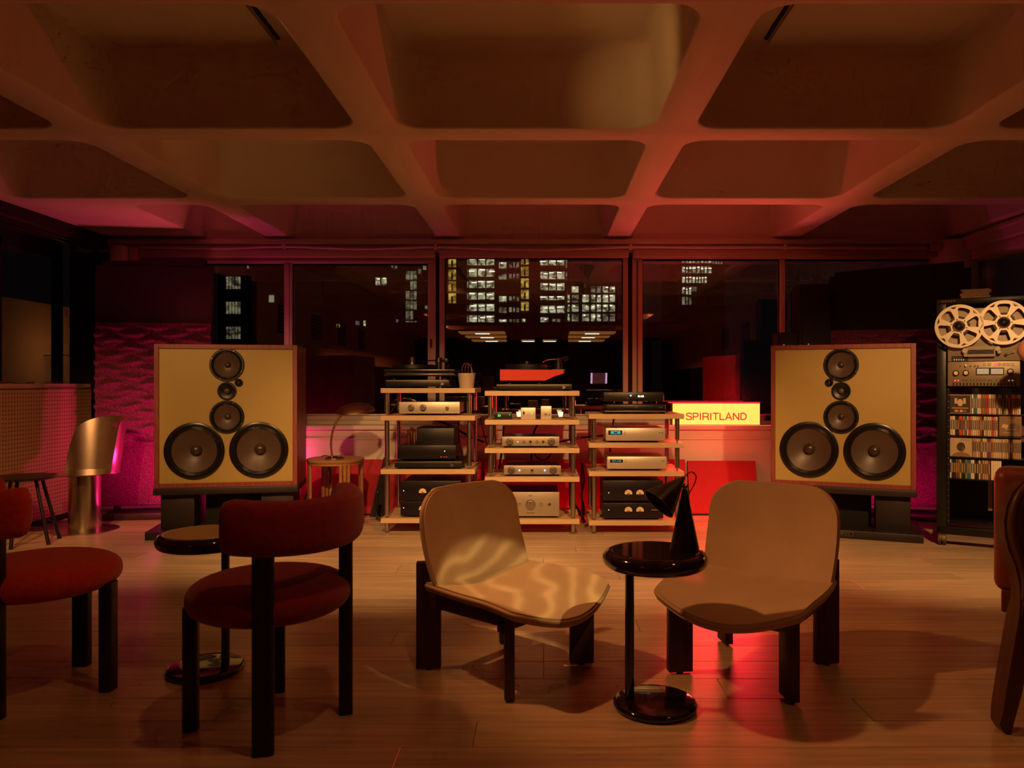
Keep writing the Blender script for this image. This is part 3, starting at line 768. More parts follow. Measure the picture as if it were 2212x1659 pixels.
# ---- big loudspeakers on stands
def loudspeaker(cx_, cy_, rz, mirror, label, slabel, sgroup):
    Wd, H, D = 0.905, 0.955, 0.52
    z0 = 0.330
    t = thing('loudspeaker', label, 'loudspeaker', (cx_, cy_, z0), rz, 'pair of large loudspeakers')
    b = nb(); f = 0.030
    tk = 0.02
    bx(b, -Wd / 2, -Wd / 2 + tk, 0.012, D, 0, H); bx(b, Wd / 2 - tk, Wd / 2, 0.012, D, 0, H); bx(b, -Wd / 2 + tk, Wd / 2 - tk, 0.012, D, 0, tk)
    bx(b, -Wd / 2 + tk, Wd / 2 - tk, 0.012, D, H - tk, H); bx(b, -Wd / 2 + tk, Wd / 2 - tk, D - tk, D, tk, H - tk)
    for a in ((-Wd / 2, -Wd / 2 + f, 0, H), (Wd / 2 - f, Wd / 2, 0, H), (-Wd / 2 + f, Wd / 2 - f, 0, f), (-Wd / 2 + f, Wd / 2 - f, H - f, H)):
        bx(b, a[0], a[1], -0.012, 0.013, a[2], a[3], 0.0015, 1)
    part('cabinet', b, M_MAHOG, t)
    s = Wd / 290.0
    DRV = (('midrange_driver', 0, -109, 35.5, 'm'), ('midrange_driver', 0, 3, 35.5, 'm'), ('tweeter', 0, -53, 19.5, 't'), ('super_tweeter', 24, -71, 8.5, 't'), ('woofer', -65.5, 75, 61, 'w'), ('woofer', 65.5, 75, 61, 'w'))
    b = nb(); es = []
    def loop(pts):
        vs = [b.verts.new((x, -0.002, z)) for x, z in pts]
        for q in range(len(vs)): es.append(b.edges.new((vs[q], vs[(q + 1) % len(vs)])))
    loop([(-Wd / 2 + f, f), (Wd / 2 - f, f), (Wd / 2 - f, H - f), (-Wd / 2 + f, H - f)])
    for _n, px, py, r, _k in DRV:
        cxx = px * s * (-1 if mirror else 1); czz = H / 2 - py * s; rh = r * s * 0.80
        loop([(cxx + rh * math.cos(2 * PI * q / 40), czz + rh * math.sin(2 * PI * q / 40)) for q in range(40)])
    bmesh.ops.triangle_fill(b, edges=es, use_beauty=True, normal=(0, -1, 0))
    part('baffle', b, M_YELLOW, t, False)
    #                                    # metres per photograph pixel on the baffle
    def driver(nm, px, py, r, kind):
        x = px * s * (-1 if mirror else 1); z = H / 2 - py * s; r = r * s
        M = Matrix.Translation((x, -0.002, z)) @ Matrix.Rotation(PI / 2, 4, 'X')      # local z -> -y (towards the listener)
        dr = part(nm, lathe(nb(), [(r * 0.80, -0.004), (r, 0.0), (r, 0.006), (r * 0.97, 0.009), (r * 0.88, 0.009), (r * 0.85, 0.004), (r * 0.82, 0.0)], 56, M), M_BLACK if kind != 'w' else M_RUBBER, t, 40)
        # corrugated surround
        if kind in ('w', 'm'):
            pf = []
            for i in range(13):
                u = i / 12
                rr = r * (0.86 - 0.11 * u) if kind == 'w' else r * (0.84 - 0.10 * u)
                pf.append((rr, 0.004 + 0.006 * abs(math.sin(u * PI * (3 if kind == 'w' else 1)))))
            b = nb(); rings = [[M @ Vector((rr * math.cos(2 * PI * i / 56), rr * math.sin(2 * PI * i / 56), zz)) for i in range(56)] for rr, zz in pf]
            loft(b, rings, True, False, False); part('surround', b, M_RUBBER, dr, True)
            ro = r * (0.755 if kind == 'w' else 0.745); dp = 0.30 * r
            pf = [(ro, 0.004), (ro * 0.75, 0.004 - dp * 0.38), (ro * 0.5, 0.004 - dp * 0.68), (ro * 0.25, 0.004 - dp * 0.92)]
            b = nb(); rings = [[M @ Vector((rr * math.cos(2 * PI * i / 56), rr * math.sin(2 * PI * i / 56), zz)) for i in range(56)] for rr, zz in pf]
            loft(b, rings, True, False, True); part('cone', b, M_CONE, dr, True)
            rc = r * (0.20 if kind == 'w' else 0.19)
            b = nb(); lathe(b, [(rc, -dp * 0.85)] + [(rc * math.cos(a), -dp * 0.80 + rc * 0.75 * math.sin(a)) for a in [PI / 2 * i / 6 for i in range(7)]], 32, M); part('dust_cap', b, M_CAP, dr, True)
            if kind == 'm':
                for k in range(4):
                    a = PI / 4 + k * PI / 2 + 0.35
                    p = M @ Vector((r * 0.925 * math.cos(a), r * 0.925 * math.sin(a), 0.009))
                    b = nb(); cyl(b, p, p + Vector((0, -0.002, 0)), 0.004, n=8); part('screw', b, M_CHROME, dr)
        else:
            b = nb(); lathe(b, [(r * 0.82, 0.006), (r * 0.6, 0.002), (r * 0.36, -0.002), (r * 0.34, -0.003), (0, -0.003)], 32, M); part('horn_ring', b, M_BLACK, dr, True)
            rc = r * 0.33
            b = nb(); lathe(b, [(rc, 0.0)] + [(rc * math.cos(a), 0.0 + rc * math.sin(a)) for a in [PI / 2 * i / 6 for i in range(7)]], 24, M); part('dome', b, mat('tweeter_dome', (0.10, 0.065, 0.04), 0.35), dr, True)
    for dd in DRV: driver(*dd)
    # stand
    st = thing('loudspeaker_stand', slabel, 'stand', (cx_, cy_, 0), rz, 'loudspeaker stands')
    Mst = mat('stand_black', (0.018, 0.010, 0.010), 0.5)
    part('top_board', bx(nb(), -Wd / 2 - 0.005, Wd / 2 + 0.005, -0.02, D - 0.02, 0.285, 0.330, 0.004), Mst, st)
    part('base_board', bx(nb(), -Wd / 2 - (0.0 if mirror else 0.04), Wd / 2 + (0.04 if mirror else 0.0), -0.07, D, 0.0, 0.055, 0.006), Mst, st)
    for x0 in (-Wd / 2 + 0.03, Wd / 2 - 0.24):
        part('pillar', bx(nb(), x0, x0 + 0.21, 0.03, 0.40, 0.05, 0.29, 0.004), Mst, st)
    part('centre_block', bx(nb(), -0.17, 0.19, 0.16, 0.44, 0.05, 0.29, 0.004), M_BLACKM, st)
    return t, st
spL, stL = loudspeaker(-2.125, 5.13, math.radians(11), False, 'mustard-fronted six-driver loudspeaker beside the sheet-metal chair', 'black loudspeaker stand nearest the sheet-metal chair', '')
spR, stR = loudspeaker(1.995, 5.12, math.radians(-22), True, 'mustard-fronted six-driver loudspeaker beside the tape-deck rack', 'black loudspeaker stand with a maker plate, beside the tape-deck rack', '')
# maker plate on the right stand
b = nb(); bx(b, -0.08, 0.075, -0.0735, -0.0695, 0.018, 0.046); pl = part('maker_plate', b, mat('brass_plate', (0.40, 0.30, 0.15), 0.35, 0.8), stR)
b = nb(); bx(b, -0.077, 0.072, -0.0745, -0.073, 0.0205, 0.0435); part('plate_field', b, M_BLACK, pl)
text_part('LIVING  VOICE', 0.0165, MATS['brass_plate'], pl, (0.0, -0.0752, 0.032), (PI / 2, 0, 0))
text_part('V', 0.030, MATS['brass_plate'], pl, (0.003, -0.0753, 0.033), (PI / 2, 0, 0))

# ================================================================== CORNER PIECES
# ---- acoustic panels standing in the corners: frame with plush face, wavy middle
def acoustic_panel(x0, y0, x1, y1, ztop0, ztop1, zb, wz0, wz1, label, thick=0.10):
    """front edge runs from (x0,y0) to (x1,y1), left to right"""
    L = math.hypot(x1 - x0, y1 - y0); rz = math.atan2(y1 - y0, x1 - x0)
    t = thing('acoustic_panel', label, 'panel', (x0, y0, 0), rz, 'acoustic panels in the corners')
    b = nb()
    for q in (0,):
        pts = [(0, zb), (L, zb), (L, ztop1), (0, ztop0)]
        f = b.faces.new([b.verts.new((x, 0.02, z)) for x, z in pts])
        r = bmesh.ops.extrude_face_region(b, geom=[f])
        for v in [g for g in r['geom'] if isinstance(g, bmesh.types.BMVert)]: v.co.y = thick
        bmesh.ops.bevel(b, geom=[e for e in b.edges if abs(e.verts[0].co.y - e.verts[1].co.y) > 0.01 and min(e.verts[0].co.z, e.verts[1].co.z) > 1], offset=0.05, segments=4, affect='EDGES')
    part('body', b, M_CARPET, t)
    def face(nm, za, zc, wave, m):
        nx, nz = int(L / 0.012), int((zc - za) / 0.008)
        b = nb(); G = []
        for k in range(nz + 1):
            z = za + (zc - za) * k / nz; row = []
            for i in range(nx + 1):
                x = L * i / nx
                if wave:
                    ph = (z + 0.010 * math.sin(x * 24 + 2.2 * math.floor(z / 0.11))) / 0.055 * 2 * PI
                    d = 0.036 * (0.55 + 0.45 * math.sin(x * 21 + 3.1 * math.floor(z / 0.055))) * (0.5 - 0.5 * math.cos(ph)) ** 0.7
                    e = min(1, (z - za) / 0.04, (zc - z) / 0.04); d *= max(0, e)
                else: d = 0.002 * random.random()
                row.append(b.verts.new((x, 0.019 - d, z)))
            G.append(row)
        for k in range(nz):
            for i in range(nx): b.faces.new((G[k][i], G[k][i + 1], G[k + 1][i + 1], G[k + 1][i]))
        bmesh.ops.recalc_face_normals(b, faces=b.faces)
        part(nm, b, m, t, True)
    face('wave_face', wz0, wz1, True, M_FOAM)
    face('lower_face', zb + 0.005, wz0, False, M_FOAM)
    face('upper_face', wz1, min(ztop0, ztop1) - 0.03, False, M_CARPET)
    part('plinth', bx(nb(), 0.10, L + 0.10, -0.12, thick + 0.02, 0.0, 0.050, 0.004), mat('plinth_wood', (0.035, 0.012, 0.016), 0.5), t)
    for x in (0.14, L - 0.14):
        part('foot', bx(nb(), x - 0.015, x + 0.015, 0.03, thick - 0.01, 0.045, zb + 0.01), M_BLACK, t)
    return t
acoustic_panel(-3.40, 5.78, -2.58, 5.92, 1.955, 1.99, 0.09, fz(968, 5.85), fz(697, 5.85), 'tall plum acoustic panel behind the sheet-metal chair, glowing pink low down')
acoustic_panel(2.22, 5.92, 3.20, 5.70, 1.885, 1.945, 0.09, fz(968, 5.85), fz(712, 5.85), 'tall dark acoustic panel between the right loudspeaker and the tape-deck rack')

# ---- sheet-metal chair: disc foot, drum, disc seat, bent back with a finger hole
def metal_chair():
    c = Vector((-3.20, 5.33, 0))
    Ms = mat('brushed_steel', (0.62, 0.55, 0.45), 0.24, 1.0, noise=0.08, nscale=20, stretch=(14, 14, 0.4))
    t = thing('metal_chair', 'brushed sheet-metal chair on a drum pedestal beside the perforated counter', 'chair', c)
    part('foot_plate', lathe(nb(), [(0, 0), (0.213, 0), (0.213, 0.006), (0, 0.006)], 64), Ms, t)
    part('drum', lathe(nb(), [(0.101, 0.006), (0.101, 0.398), (0.099, 0.398), (0.099, 0.006)], 56), Ms, t, 40)
    part('seat', lathe(nb(), [(0, 0.398), (0.222, 0.398), (0.222, 0.404), (0, 0.404)], 64), Ms, t)
    b = nb(); NA, NH = 60, 56; G = {}
    H = 0.385
    holeA, holeH, hr = math.radians(72), 0.318, 0.021
    for k in range(NH + 1):
        h = H * k / NH
        # outline: left edge slants, crown rounded
        u = h / H
        aL = math.radians(155 - 28 * u ** 1.2)
        aR = math.radians(-14 + 8 * u)
        e = max(0.0, (u - 0.70) / 0.30)
        aL -= math.radians(46) * (1 - math.sqrt(max(0, 1 - e * e * 0.999)))
        e2 = max(0.0, (u - 0.84) / 0.16)
        aR += math.radians(30) * (1 - math.sqrt(max(0, 1 - e2 * e2 * 0.999)))
        R = 0.212 + 0.050 * u
        for i in range(NA + 1):
            a = aL + (aR - aL) * i / NA
            da, dh = (a - holeA) * R, h - holeH
            d = math.hypot(da, dh)
            if 0.2 * hr < d < hr * 1.35:                # pull the rim of the hole round
                k2 = hr / d if d > hr * 0.72 else 1
                if d < hr * 1.18 and d > hr * 0.72: a = holeA + da * k2 / R; hh = holeH + dh * k2
                else: hh = h
            else: hh = h
            G[k, i] = (b.verts.new((R * math.cos(a), R * math.sin(a), 0.404 + hh)), math.hypot((a - holeA) * R, hh - holeH))
    for k in range(NH):
        for i in range(NA):
            q = (G[k, i], G[k, i + 1], G[k + 1, i + 1], G[k + 1, i])
            if min(x[1] for x in q) < hr * 0.98: continue
            b.faces.new([x[0] for x in q])
    bmesh.ops.delete(b, geom=[v for v in b.verts if not v.link_faces], context='VERTS')
    r = bmesh.ops.solidify(b, geom=b.faces[:], thickness=0.003)
    part('backrest', b, Ms, t, 40)
metal_chair()

# ---- black three-legged stool in front of the counter
def stool():
    c = Vector((-3.335, 4.90, 0))
    t = thing('stool', 'low black round stool on splayed legs at the left picture edge', 'stool', c)
    part('seat', lathe(nb(), [(0, 0.405), (0.13, 0.405), (0.185, 0.418), (0.190, 0.424), (0.183, 0.430), (0, 0.430)], 48), M_BLACK, t, 40)
    for a in (-60, 60, 180, 0):
        A = math.radians(a - 15)
        b = nb(); cyl(b, (0.10 * math.cos(A), 0.10 * math.sin(A), 0.41), (0.20 * math.cos(A), 0.20 * math.sin(A), 0), 0.011, n=12); part('leg', b, M_BLACK, t)
    R = 0.168; part('foot_ring', tube(nb(), [(R * math.cos(2 * PI * i / 32), R * math.sin(2 * PI * i / 32), 0.12) for i in range(33)], 0.005, 6, 1), M_BLACK, t, True)
stool()

# ---- perforated counter along the left side with record decks on top
def pegboard():
    m = bpy.data.materials.new('perforated_board'); m.use_nodes = True
    nt = m.node_tree; p = nt.nodes['Principled BSDF']; p.inputs['Roughness'].default_value = 0.6
    tc = nt.nodes.new('ShaderNodeTexCoord'); sx = nt.nodes.new('ShaderNodeSeparateXYZ'); nt.links.new(tc.outputs['Object'], sx.inputs[0])
    def cell(o):
        d = nt.nodes.new('ShaderNodeMath'); d.operation = 'DIVIDE'; d.inputs[1].default_value = 0.0285; nt.links.new(o, d.inputs[0])
        f = nt.nodes.new('ShaderNodeMath'); f.operation = 'FRACT'; nt.links.new(d.outputs[0], f.inputs[0])
        s_ = nt.nodes.new('ShaderNodeMath'); s_.operation = 'SUBTRACT'; s_.inputs[1].default_value = 0.5; nt.links.new(f.outputs[0], s_.inputs[0])
        q = nt.nodes.new('ShaderNodeMath'); q.operation = 'MULTIPLY'; nt.links.new(s_.outputs[0], q.inputs[0]); nt.links.new(s_.outputs[0], q.inputs[1])
        return q.outputs[0]
    ad = nt.nodes.new('ShaderNodeMath'); ad.operation = 'ADD'; nt.links.new(cell(sx.outputs['Y']), ad.inputs[0]); nt.links.new(cell(sx.outputs['Z']), ad.inputs[1])
    lt = nt.nodes.new('ShaderNodeMath'); lt.operation = 'LESS_THAN'; lt.inputs[1].default_value = 0.030; nt.links.new(ad.outputs[0], lt.inputs[0])
    mx = nt.nodes.new('ShaderNodeMix'); mx.data_type = 'RGBA'
    mx.inputs['A'].default_value = (0.42, 0.24, 0.15, 1); mx.inputs['B'].default_value = (0.006, 0.004, 0.004, 1)
    nt.links.new(lt.outputs[0], mx.inputs['Factor']); nt.links.new(mx.outputs['Result'], p.inputs['Base Color'])
    return m
ct = thing('bar_counter', 'tan perforated counter with a glass top along the left wall', 'counter', (-3.80, 5.1, 0))
part('front_panel', bx(nb(), -3.62, -3.60, 4.2, 6.08, 0.05, 0.985), pegboard(), ct, world=True)
part('carcass', bx(nb(), -3.98, -3.62, 4.2, 6.08, 0.0, 0.985), M_BLACKM, ct, world=True)
part('plinth', bx(nb(), -3.64, -3.615, 4.2, 6.08, 0.0, 0.05), M_BLACKM, ct, world=True)
part('counter_top', bx(nb(), -3.99, -3.595, 4.2, 6.08, 0.985, 0.993, 0.002), mat('counter_top', (0.20, 0.13, 0.08), 0.15), ct, world=True)
part('glass_rail', bx(nb(), -3.612, -3.605, 4.2, 6.08, 0.993, 1.022), mat('edge_glass', (0.5, 0.4, 0.3), 0.1, 0.3), ct, world=True)
for k, (ya, yb, lab) in enumerate(((5.02, 5.32, 'low black record deck on the counter, at the left picture edge'), (5.56, 5.88, 'low black record deck on the counter, nearest the plum panel'))):
    t = thing('record_deck', lab, 'turntable', (-3.78, (ya + yb) / 2, 0.993), 0, 'record decks on the counter')
    part('plinth', bx(nb(), -3.94, -3.62, ya, yb, 0.996, 1.016, 0.004), M_BLACK, t, world=True)
    b = nb(); lathe(b, [(0, 1.016), (0.145, 1.016), (0.145, 1.026), (0, 1.026)], 40, Matrix.Translation((-3.785, (ya + yb) / 2, 0))); part('platter', b, M_CHROME, t, world=True)
    b = nb(); tube(b, [(-3.66, yb - 0.04, 1.03), (-3.66, yb - 0.10, 1.034), (-3.70, yb - 0.2, 1.03)], 0.004); part('tonearm', b, M_CHROME, t, True, world=True)
b = nb(); bx(b, -3.70, -3.62, 5.40, 5.50, 0.9935, 1.024, 0.004)
mxr = solo('mixer', b, M_CHROME, 'small silver mixer between the record decks on the counter', 'mixer', (-3.66, 5.45, 0.993))
for k in range(3):
    b = nb(); cyl(b, (-3.66, 5.42 + 0.03 * k, 1.024), (-3.66, 5.42 + 0.03 * k, 1.034), 0.006, n=10); part('knob', b, M_BLACK, mxr, world=True)

# ---- leaning red felt boards along the back wall
rb_labels = ['leaning red felt board behind the round rod-legged table', 'leaning red felt board behind the left rack', 'leaning red felt board behind the middle rack',
             'leaning red felt board behind the right rack', 'leaning red felt board below the lit sign']
for k, (p0, p1) in enumerate(((655, 828), (842, 1042), (1046, 1254), (1258, 1480), (1485, 1632))):
    yt, yb = 6.06, 5.93
    xa, xb = fx(p0, yt), fx(p1, yt)
    zt = fz(996 if k > 3 else 993, yt)
    b = nb()
    v = [b.verts.new(p) for p in ((xa, yb, 0), (xb, yb, 0), (xb, yt, zt), (xa, yt, zt), (xa, yb + 0.03, 0), (xb, yb + 0.03, 0), (xb, yt + 0.028, zt), (xa, yt + 0.028, zt))]
    for f in ((0, 1, 2, 3), (7, 6, 5, 4), (0, 4, 5, 1), (3, 2, 6, 7), (0, 3, 7, 4), (1, 5, 6, 2)): b.faces.new([v[i] for i in f])
    o = solo('felt_board', b, M_REDBOARD, rb_labels[k], 'board', ((xa + xb) / 2, yb, 0), False, 'red felt boards leaning on the back wall')
    part('edge_batten', bx(nb(), xa + 0.001, xb - 0.001, yb - 0.006, yb + 0.001, 0.0, 0.014), M_BLACKM, o, world=True)

# ---- lit sign on the ledge
def sign():
    y = 6.14
    x0, x1, z0, z1 = fx(1452, y), fx(1642, y), 0.690, 0.690 + (923.5 - 876) / FPX * y
    t = thing('lightbox_sign', 'glowing yellow lightbox sign with red capital lettering on the window ledge', 'sign', ((x0 + x1) / 2, y, z0))
    part('case', bx(nb(), x0, x1, y, y + 0.10, z0, z1, 0.002), mat('sign_case', (0.35, 0.04, 0.03), 0.4), t, world=True)
    part('lit_face', bx(nb(), x0 + 0.004, x1 - 0.004, y - 0.004, y + 0.001, z0 + 0.004, z1 - 0.004), emis('sign_glow', (0.86, 0.80, 0.13), 1.0), t, world=True)
    part('led_bar', bx(nb(), x0 - 0.03, x1, y - 0.006, y + 0.02, z1 + 0.001, z1 + 0.008, 0.002), emis('led_bar_red', (1.0, 0.03, 0.06), 1.2), t, world=True)
    stroke_text('SPIRITLAND', 15.6 / FPX * y, 134 / FPX * y, emis('sign_red', (0.75, 0.02, 0.03), 0.75), t, (fx(1547, y) - (x0 + x1) / 2, -0.0056, fz(899.5, y) - z0))
sign()
b = nb(); bx(b, fx(1656, 6.2), fx(1672, 6.2), 6.22, 6.28, 0.722, 0.765, 0.003)
bxs = solo('small_box', b, M_BLACK, 'small black box on the ledge right of the lit sign', 'box', (fx(1664, 6.2), 6.25, 0.722))
b = nb(); bx(b, fx(1658, 6.2), fx(1670, 6.2), 6.218, 6.221, 0.735, 0.752); part('front_plate', b, M_BLACKM, bxs, world=True)

# ---- round rod-legged table with the brass desk lamp
def rod_table():
    c = Vector((fx(725, 5.5), 5.5, 0))
    t = thing('rod_table', 'round wooden table on clustered rod legs left of the racks', 'table', c)
    Mw = mat('amber_wood', (0.33, 0.16, 0.07), 0.35, noise=0.2, nscale=6, stretch=(2, 10, 10))
    part('table_top', lathe(nb(), [(0, 0.445), (0.185, 0.445), (0.192, 0.448), (0.192, 0.462), (0.200, 0.466), (0.203, 0.480), (0.198, 0.487), (0, 0.487)], 56), Mw, t, 40)
    for a in (25, 125, 205, 305):
        for d in (-9, 0, 9):
            A = math.radians(a + d)
            b = nb(); cyl(b, (0.183 * math.cos(A), 0.183 * math.sin(A), 0), (0.183 * math.cos(A), 0.183 * math.sin(A), 0.47), 0.0125, n=14); part('rod_leg', b, Mw, t, 40)
    l = Vector((fx(727, 5.5), 5.45, 0.487))
    t = thing('desk_lamp', 'aged brass desk lamp with a dished shade on the rod-legged table', 'lamp', l)
    part('base', lathe(nb(), [(0, 0), (0.066, 0), (0.066, 0.008), (0.05, 0.016), (0, 0.022)], 40), M_BRASS, t, 40)
    W = lambda px, py: at(px, py, 5.45) - l
    part('neck', tube(nb(), [W(717, 986), W(715, 960), W(718, 935), W(727, 912), W(740, 896), W(748, 890)], 0.0075, 10), M_BRASS, t, True)
    part('switch', bx(nb(), W(733, 0).x - 0.004, W(733, 0).x + 0.004, -0.01, 0.0, 0.014, 0.034, 0.002), M_CHROME, t)
    sc = W(768, 887); M = Matrix.Translation(sc) @ Matrix.Rotation(math.radians(-3), 4, 'Y') @ Matrix.Rotation(math.radians(8), 4, 'X')
    sh = part('shade', lathe(nb(), [(0.110, 0.010), (0.136, -0.008), (0.139, -0.006), (0.128, 0.012), (0.10, 0.034), (0.06, 0.049), (0.02, 0.055), (0, 0.056)], 48, M), M_BRASS, t, 40)
    b = nb(); lathe(b, [(0, -0.022), (0.025, -0.014), (0.034, 0.01), (0.0, 0.02)], 20, M); part('bulb_holder', b, M_BRASS, sh, True)
    part('flex', tube(nb(), [W(712, 986), W(704, 984), W(697, 985), W(694, 988)], 0.003, 6), M_BLACK, t, True)
rod_table()
b = nb(); tube(b, [at(709, 1005, 5.62), at(713, 1030, 5.64), at(712, 1060, 5.66), at(708, 1090, 5.68), at(700, 1125, 5.75)], 0.004, 6)
solo('cable', b, M_BLACK, 'thin black flex hanging below the rod-legged table', 'cable')
b = nb(); tube(b, [at(668, 1040, 5.85), at(664, 1065, 5.8), at(655, 1082, 5.78), at(645, 1092, 5.75), (fx(630, 5.7), 5.7, 0.01)], 0.006, 6)
solo('cable', b, M_BLACK, 'black cable curving to the floor between left loudspeaker and rod-legged table', 'cable')

# ================================================================== HI-FI RACKS
def rack(px0, px1, shelves, pyfoot, label, loc_y):
    Y = loc_y; D = 0.50
    x0, x1 = fx(px0, Y), fx(px1, Y)
    t = thing('hifi_rack', label, 'rack', ((x0 + x1) / 2, Y + D / 2, 0), 0, 'hi-fi racks of plywood shelves')
    zs = [fz(p, Y) for p in shelves]; th = 0.033
    for z in zs:
        part('shelf', bx(nb(), x0, x1, Y, Y + D, z - th, z, 0.002, 1), M_BLOCK, t, world=True)
    lev = zs + [0.0]
    for xp in (x0 + 0.037, x1 - 0.042):
        for yp in (Y + 0.035, Y + D - 0.035):
            for za, zb in zip(lev[:-1], lev[1:]):
                top = za - th; bot = zb; sp = min(0.022, (top - bot) * 0.3)
                b = nb(); cyl(b, (xp, yp, bot + sp), (xp, yp, top), 0.0165, n=20)
                po = part('post', b, M_CHROME, t, 40, world=True)
                b = nb(); cyl(b, (xp, yp, bot + 0.003), (xp, yp, bot + sp), 0.003, 0.0145, n=16); cyl(b, (xp, yp, bot), (xp, yp, bot + 0.003), 0.010, n=14)
                part('spike', b, M_CHROME, po, 40, world=True)
    return zs
R1, R2, R3 = 5.20, 5.16, 5.18
Z1 = rack(822, 1026, (838.5, 898, 1014, 1120), 1152, 'left plywood and steel hi-fi rack, behind the left cream chair', R1)
Z2 = rack(1047, 1252, (844.5, 907, 968.5, 1030.5, 1122), 1155, 'middle plywood and steel hi-fi rack with five shelves', R2)
Z3 = rack(1272, 1478, (894.5, 957, 1018.5, 1125), 1153, 'right plywood and steel hi-fi rack, beside the lit sign', R3)

M_METER = mat('meter_face', (0.75, 0.62, 0.42), 0.4)
M_LEDW = emis('led_white', (0.9, 0.85, 0.8), 2.0); M_LEDB = emis('led_blue', (0.12, 0.30, 1.0), 4.0)
M_LEDG = emis('led_green', (0.1, 1.0, 0.15), 2.0); M_LEDR = emis('led_red', (1.0, 0.08, 0.05), 2.0)
M_CYAN = emis('display_cyan', (0.02, 0.42, 0.50), 0.8)
def amp(name, label, cat, px0, px1, pyt, zb, Yf, depth, m, feats=(), group=None, feet=True, bev=0.004, lid=None, base=None):
    """a box component standing at height zb; feats are placed on its front by photograph pixel"""
    x0, x1 = fx(px0, Yf), fx(px1, Yf); zt = fz(pyt, Yf); fh = 0.012 if feet else 0.0
    t = thing(name, label, cat, ((x0 + x1) / 2, Yf + depth / 2, zb), 0, group)
    part('front_panel', bx(nb(), x0, x1, Yf, Yf + 0.012, zb + fh, zt, bev, 2), m, t, world=True)
    part('body', bx(nb(), x0 + 0.008, x1 - 0.008, Yf + 0.012, Yf + depth, zb + fh + 0.002, zt - 0.003, 0.003, 1), lid or m, t, world=True)
    if feet:
        for xf in (x0 + 0.06, x1 - 0.06):
            for yf in (Yf + 0.05, Yf + depth - 0.05):
                b = nb(); cyl(b, (xf, yf, zb), (xf, yf, zb + fh + 0.001), 0.018, n=16); part('foot', b, M_BLACK, t, world=True)
    for f in feats:
        k, px, py = f[0], f[1], f[2]; p = at(px, py, Yf); s = Yf / FPX
        if k == 'knob':
            r = f[3] * s; b = nb(); cyl(b, (p.x, Yf - 0.022, p.z), (p.x, Yf + 0.001, p.z), r * 0.92, r, 28); kn = part('knob', b, f[4] if len(f) > 4 else M_CHROME, t, 40, world=True)
            b = nb(); bx(b, p.x - 0.0012, p.x + 0.0012, Yf - 0.0232, Yf - 0.0215, p.z + r * 0.3, p.z + r * 0.85); part('pointer', b, M_BLACK, kn, world=True)
            b = nb(); rr = r * 1.35; b2 = lathe(nb(), [(r * 1.02, 0), (rr, 0), (rr, 0.002), (r * 1.02, 0.002)], 28, Matrix.Translation((p.x, Yf, p.z)) @ Matrix.Rotation(PI / 2, 4, 'X')); b.free(); part('knob_ring', b2, M_CHROME, kn, 40, world=True)
        elif k == 'jack':
            r = f[3] * s; M = Matrix.Translation((p.x, Yf, p.z)) @ Matrix.Rotation(PI / 2, 4, 'X')
            jk = part('socket', lathe(nb(), [(r * 0.55, -0.001), (r, -0.001), (r, 0.003), (r * 0.55, 0.003)], 20, M), M_CHROME, t, 40, world=True)
            b = nb(); cyl(b, (p.x, Yf - 0.0015, p.z), (p.x, Yf + 0.001, p.z), r * 0.56, n=16); part('socket_hole', b, f[4] if len(f) > 4 else M_BLACKM, jk, world=True)
        elif k == 'led':
            r = f[3] * s; b = nb(); cyl(b, (p.x, Yf - 0.003, p.z), (p.x, Yf + 0.001, p.z), r, n=12); part('indicator', b, f[4], t, world=True)
        elif k == 'disp':
            w, h = f[3] * s / 2, f[4] * s / 2; d = part('display', bx(nb(), p.x - w, p.x + w, Yf - 0.0015, Yf + 0.002, p.z - h, p.z + h), M_BLACK, t, world=True)
            b = nb()
            for q in f[6]:
                bx(b, p.x + q[0] * w, p.x + q[1] * w, Yf - 0.0022, Yf - 0.001, p.z + q[2] * h, p.z + q[3] * h)
            part('lit_segments', b, f[5], d, False, world=True)
        elif k == 'meter':
            r = f[3] * s
            b = nb(); pts = [(r * math.cos(a), r * math.sin(a)) for a in [(-0.22 + (PI + 0.44) * i / 20) for i in range(21)]]
            loft(b, [[Vector((p.x + x, y_, p.z + z)) for x, z in pts] for y_ in (Yf + 0.001, Yf - 0.003)]); mt = part('meter', b, M_METER, t, 30, world=True)
            b = nb(); tube(b, [(p.x, Yf - 0.0035, p.z - r * 0.2), (p.x - r * 0.5, Yf - 0.0035, p.z + r * 0.55)], 0.0007, 4, 1); part('needle', b, M_BLACK, mt, world=True)
            b = nb(); cyl(b, (p.x, Yf - 0.0042, p.z - r * 0.16), (p.x, Yf - 0.003, p.z - r * 0.16), r * 0.28, n=14); part('needle_cap', b, mat('meter_cap', (0.25, 0.06, 0.04), 0.5), mt, world=True)
        elif k == 'text':
            o = text_part(f[3], f[4] * s, f[5], t, (p.x - (x0 + x1) / 2, -depth / 2 - 0.0008, p.z - zb), (PI / 2, 0, 0), depth=0.0004)
        elif k == 'line':
            w, h = f[3] * s / 2, f[4] * s / 2; part('marking', bx(nb(), p.x - w, p.x + w, Yf - 0.0008, Yf + 0.001, p.z - h, p.z + h), f[5], t, world=True)
    return t
M_INK = mat('dark_ink', (0.05, 0.035, 0.025), 0.6); M_GOLDINK = mat('gold_ink', (0.35, 0.18, 0.07), 0.5)
Y1, Y2, Y3 = R1 + 0.04, R2 + 0.04, R3 + 0.03
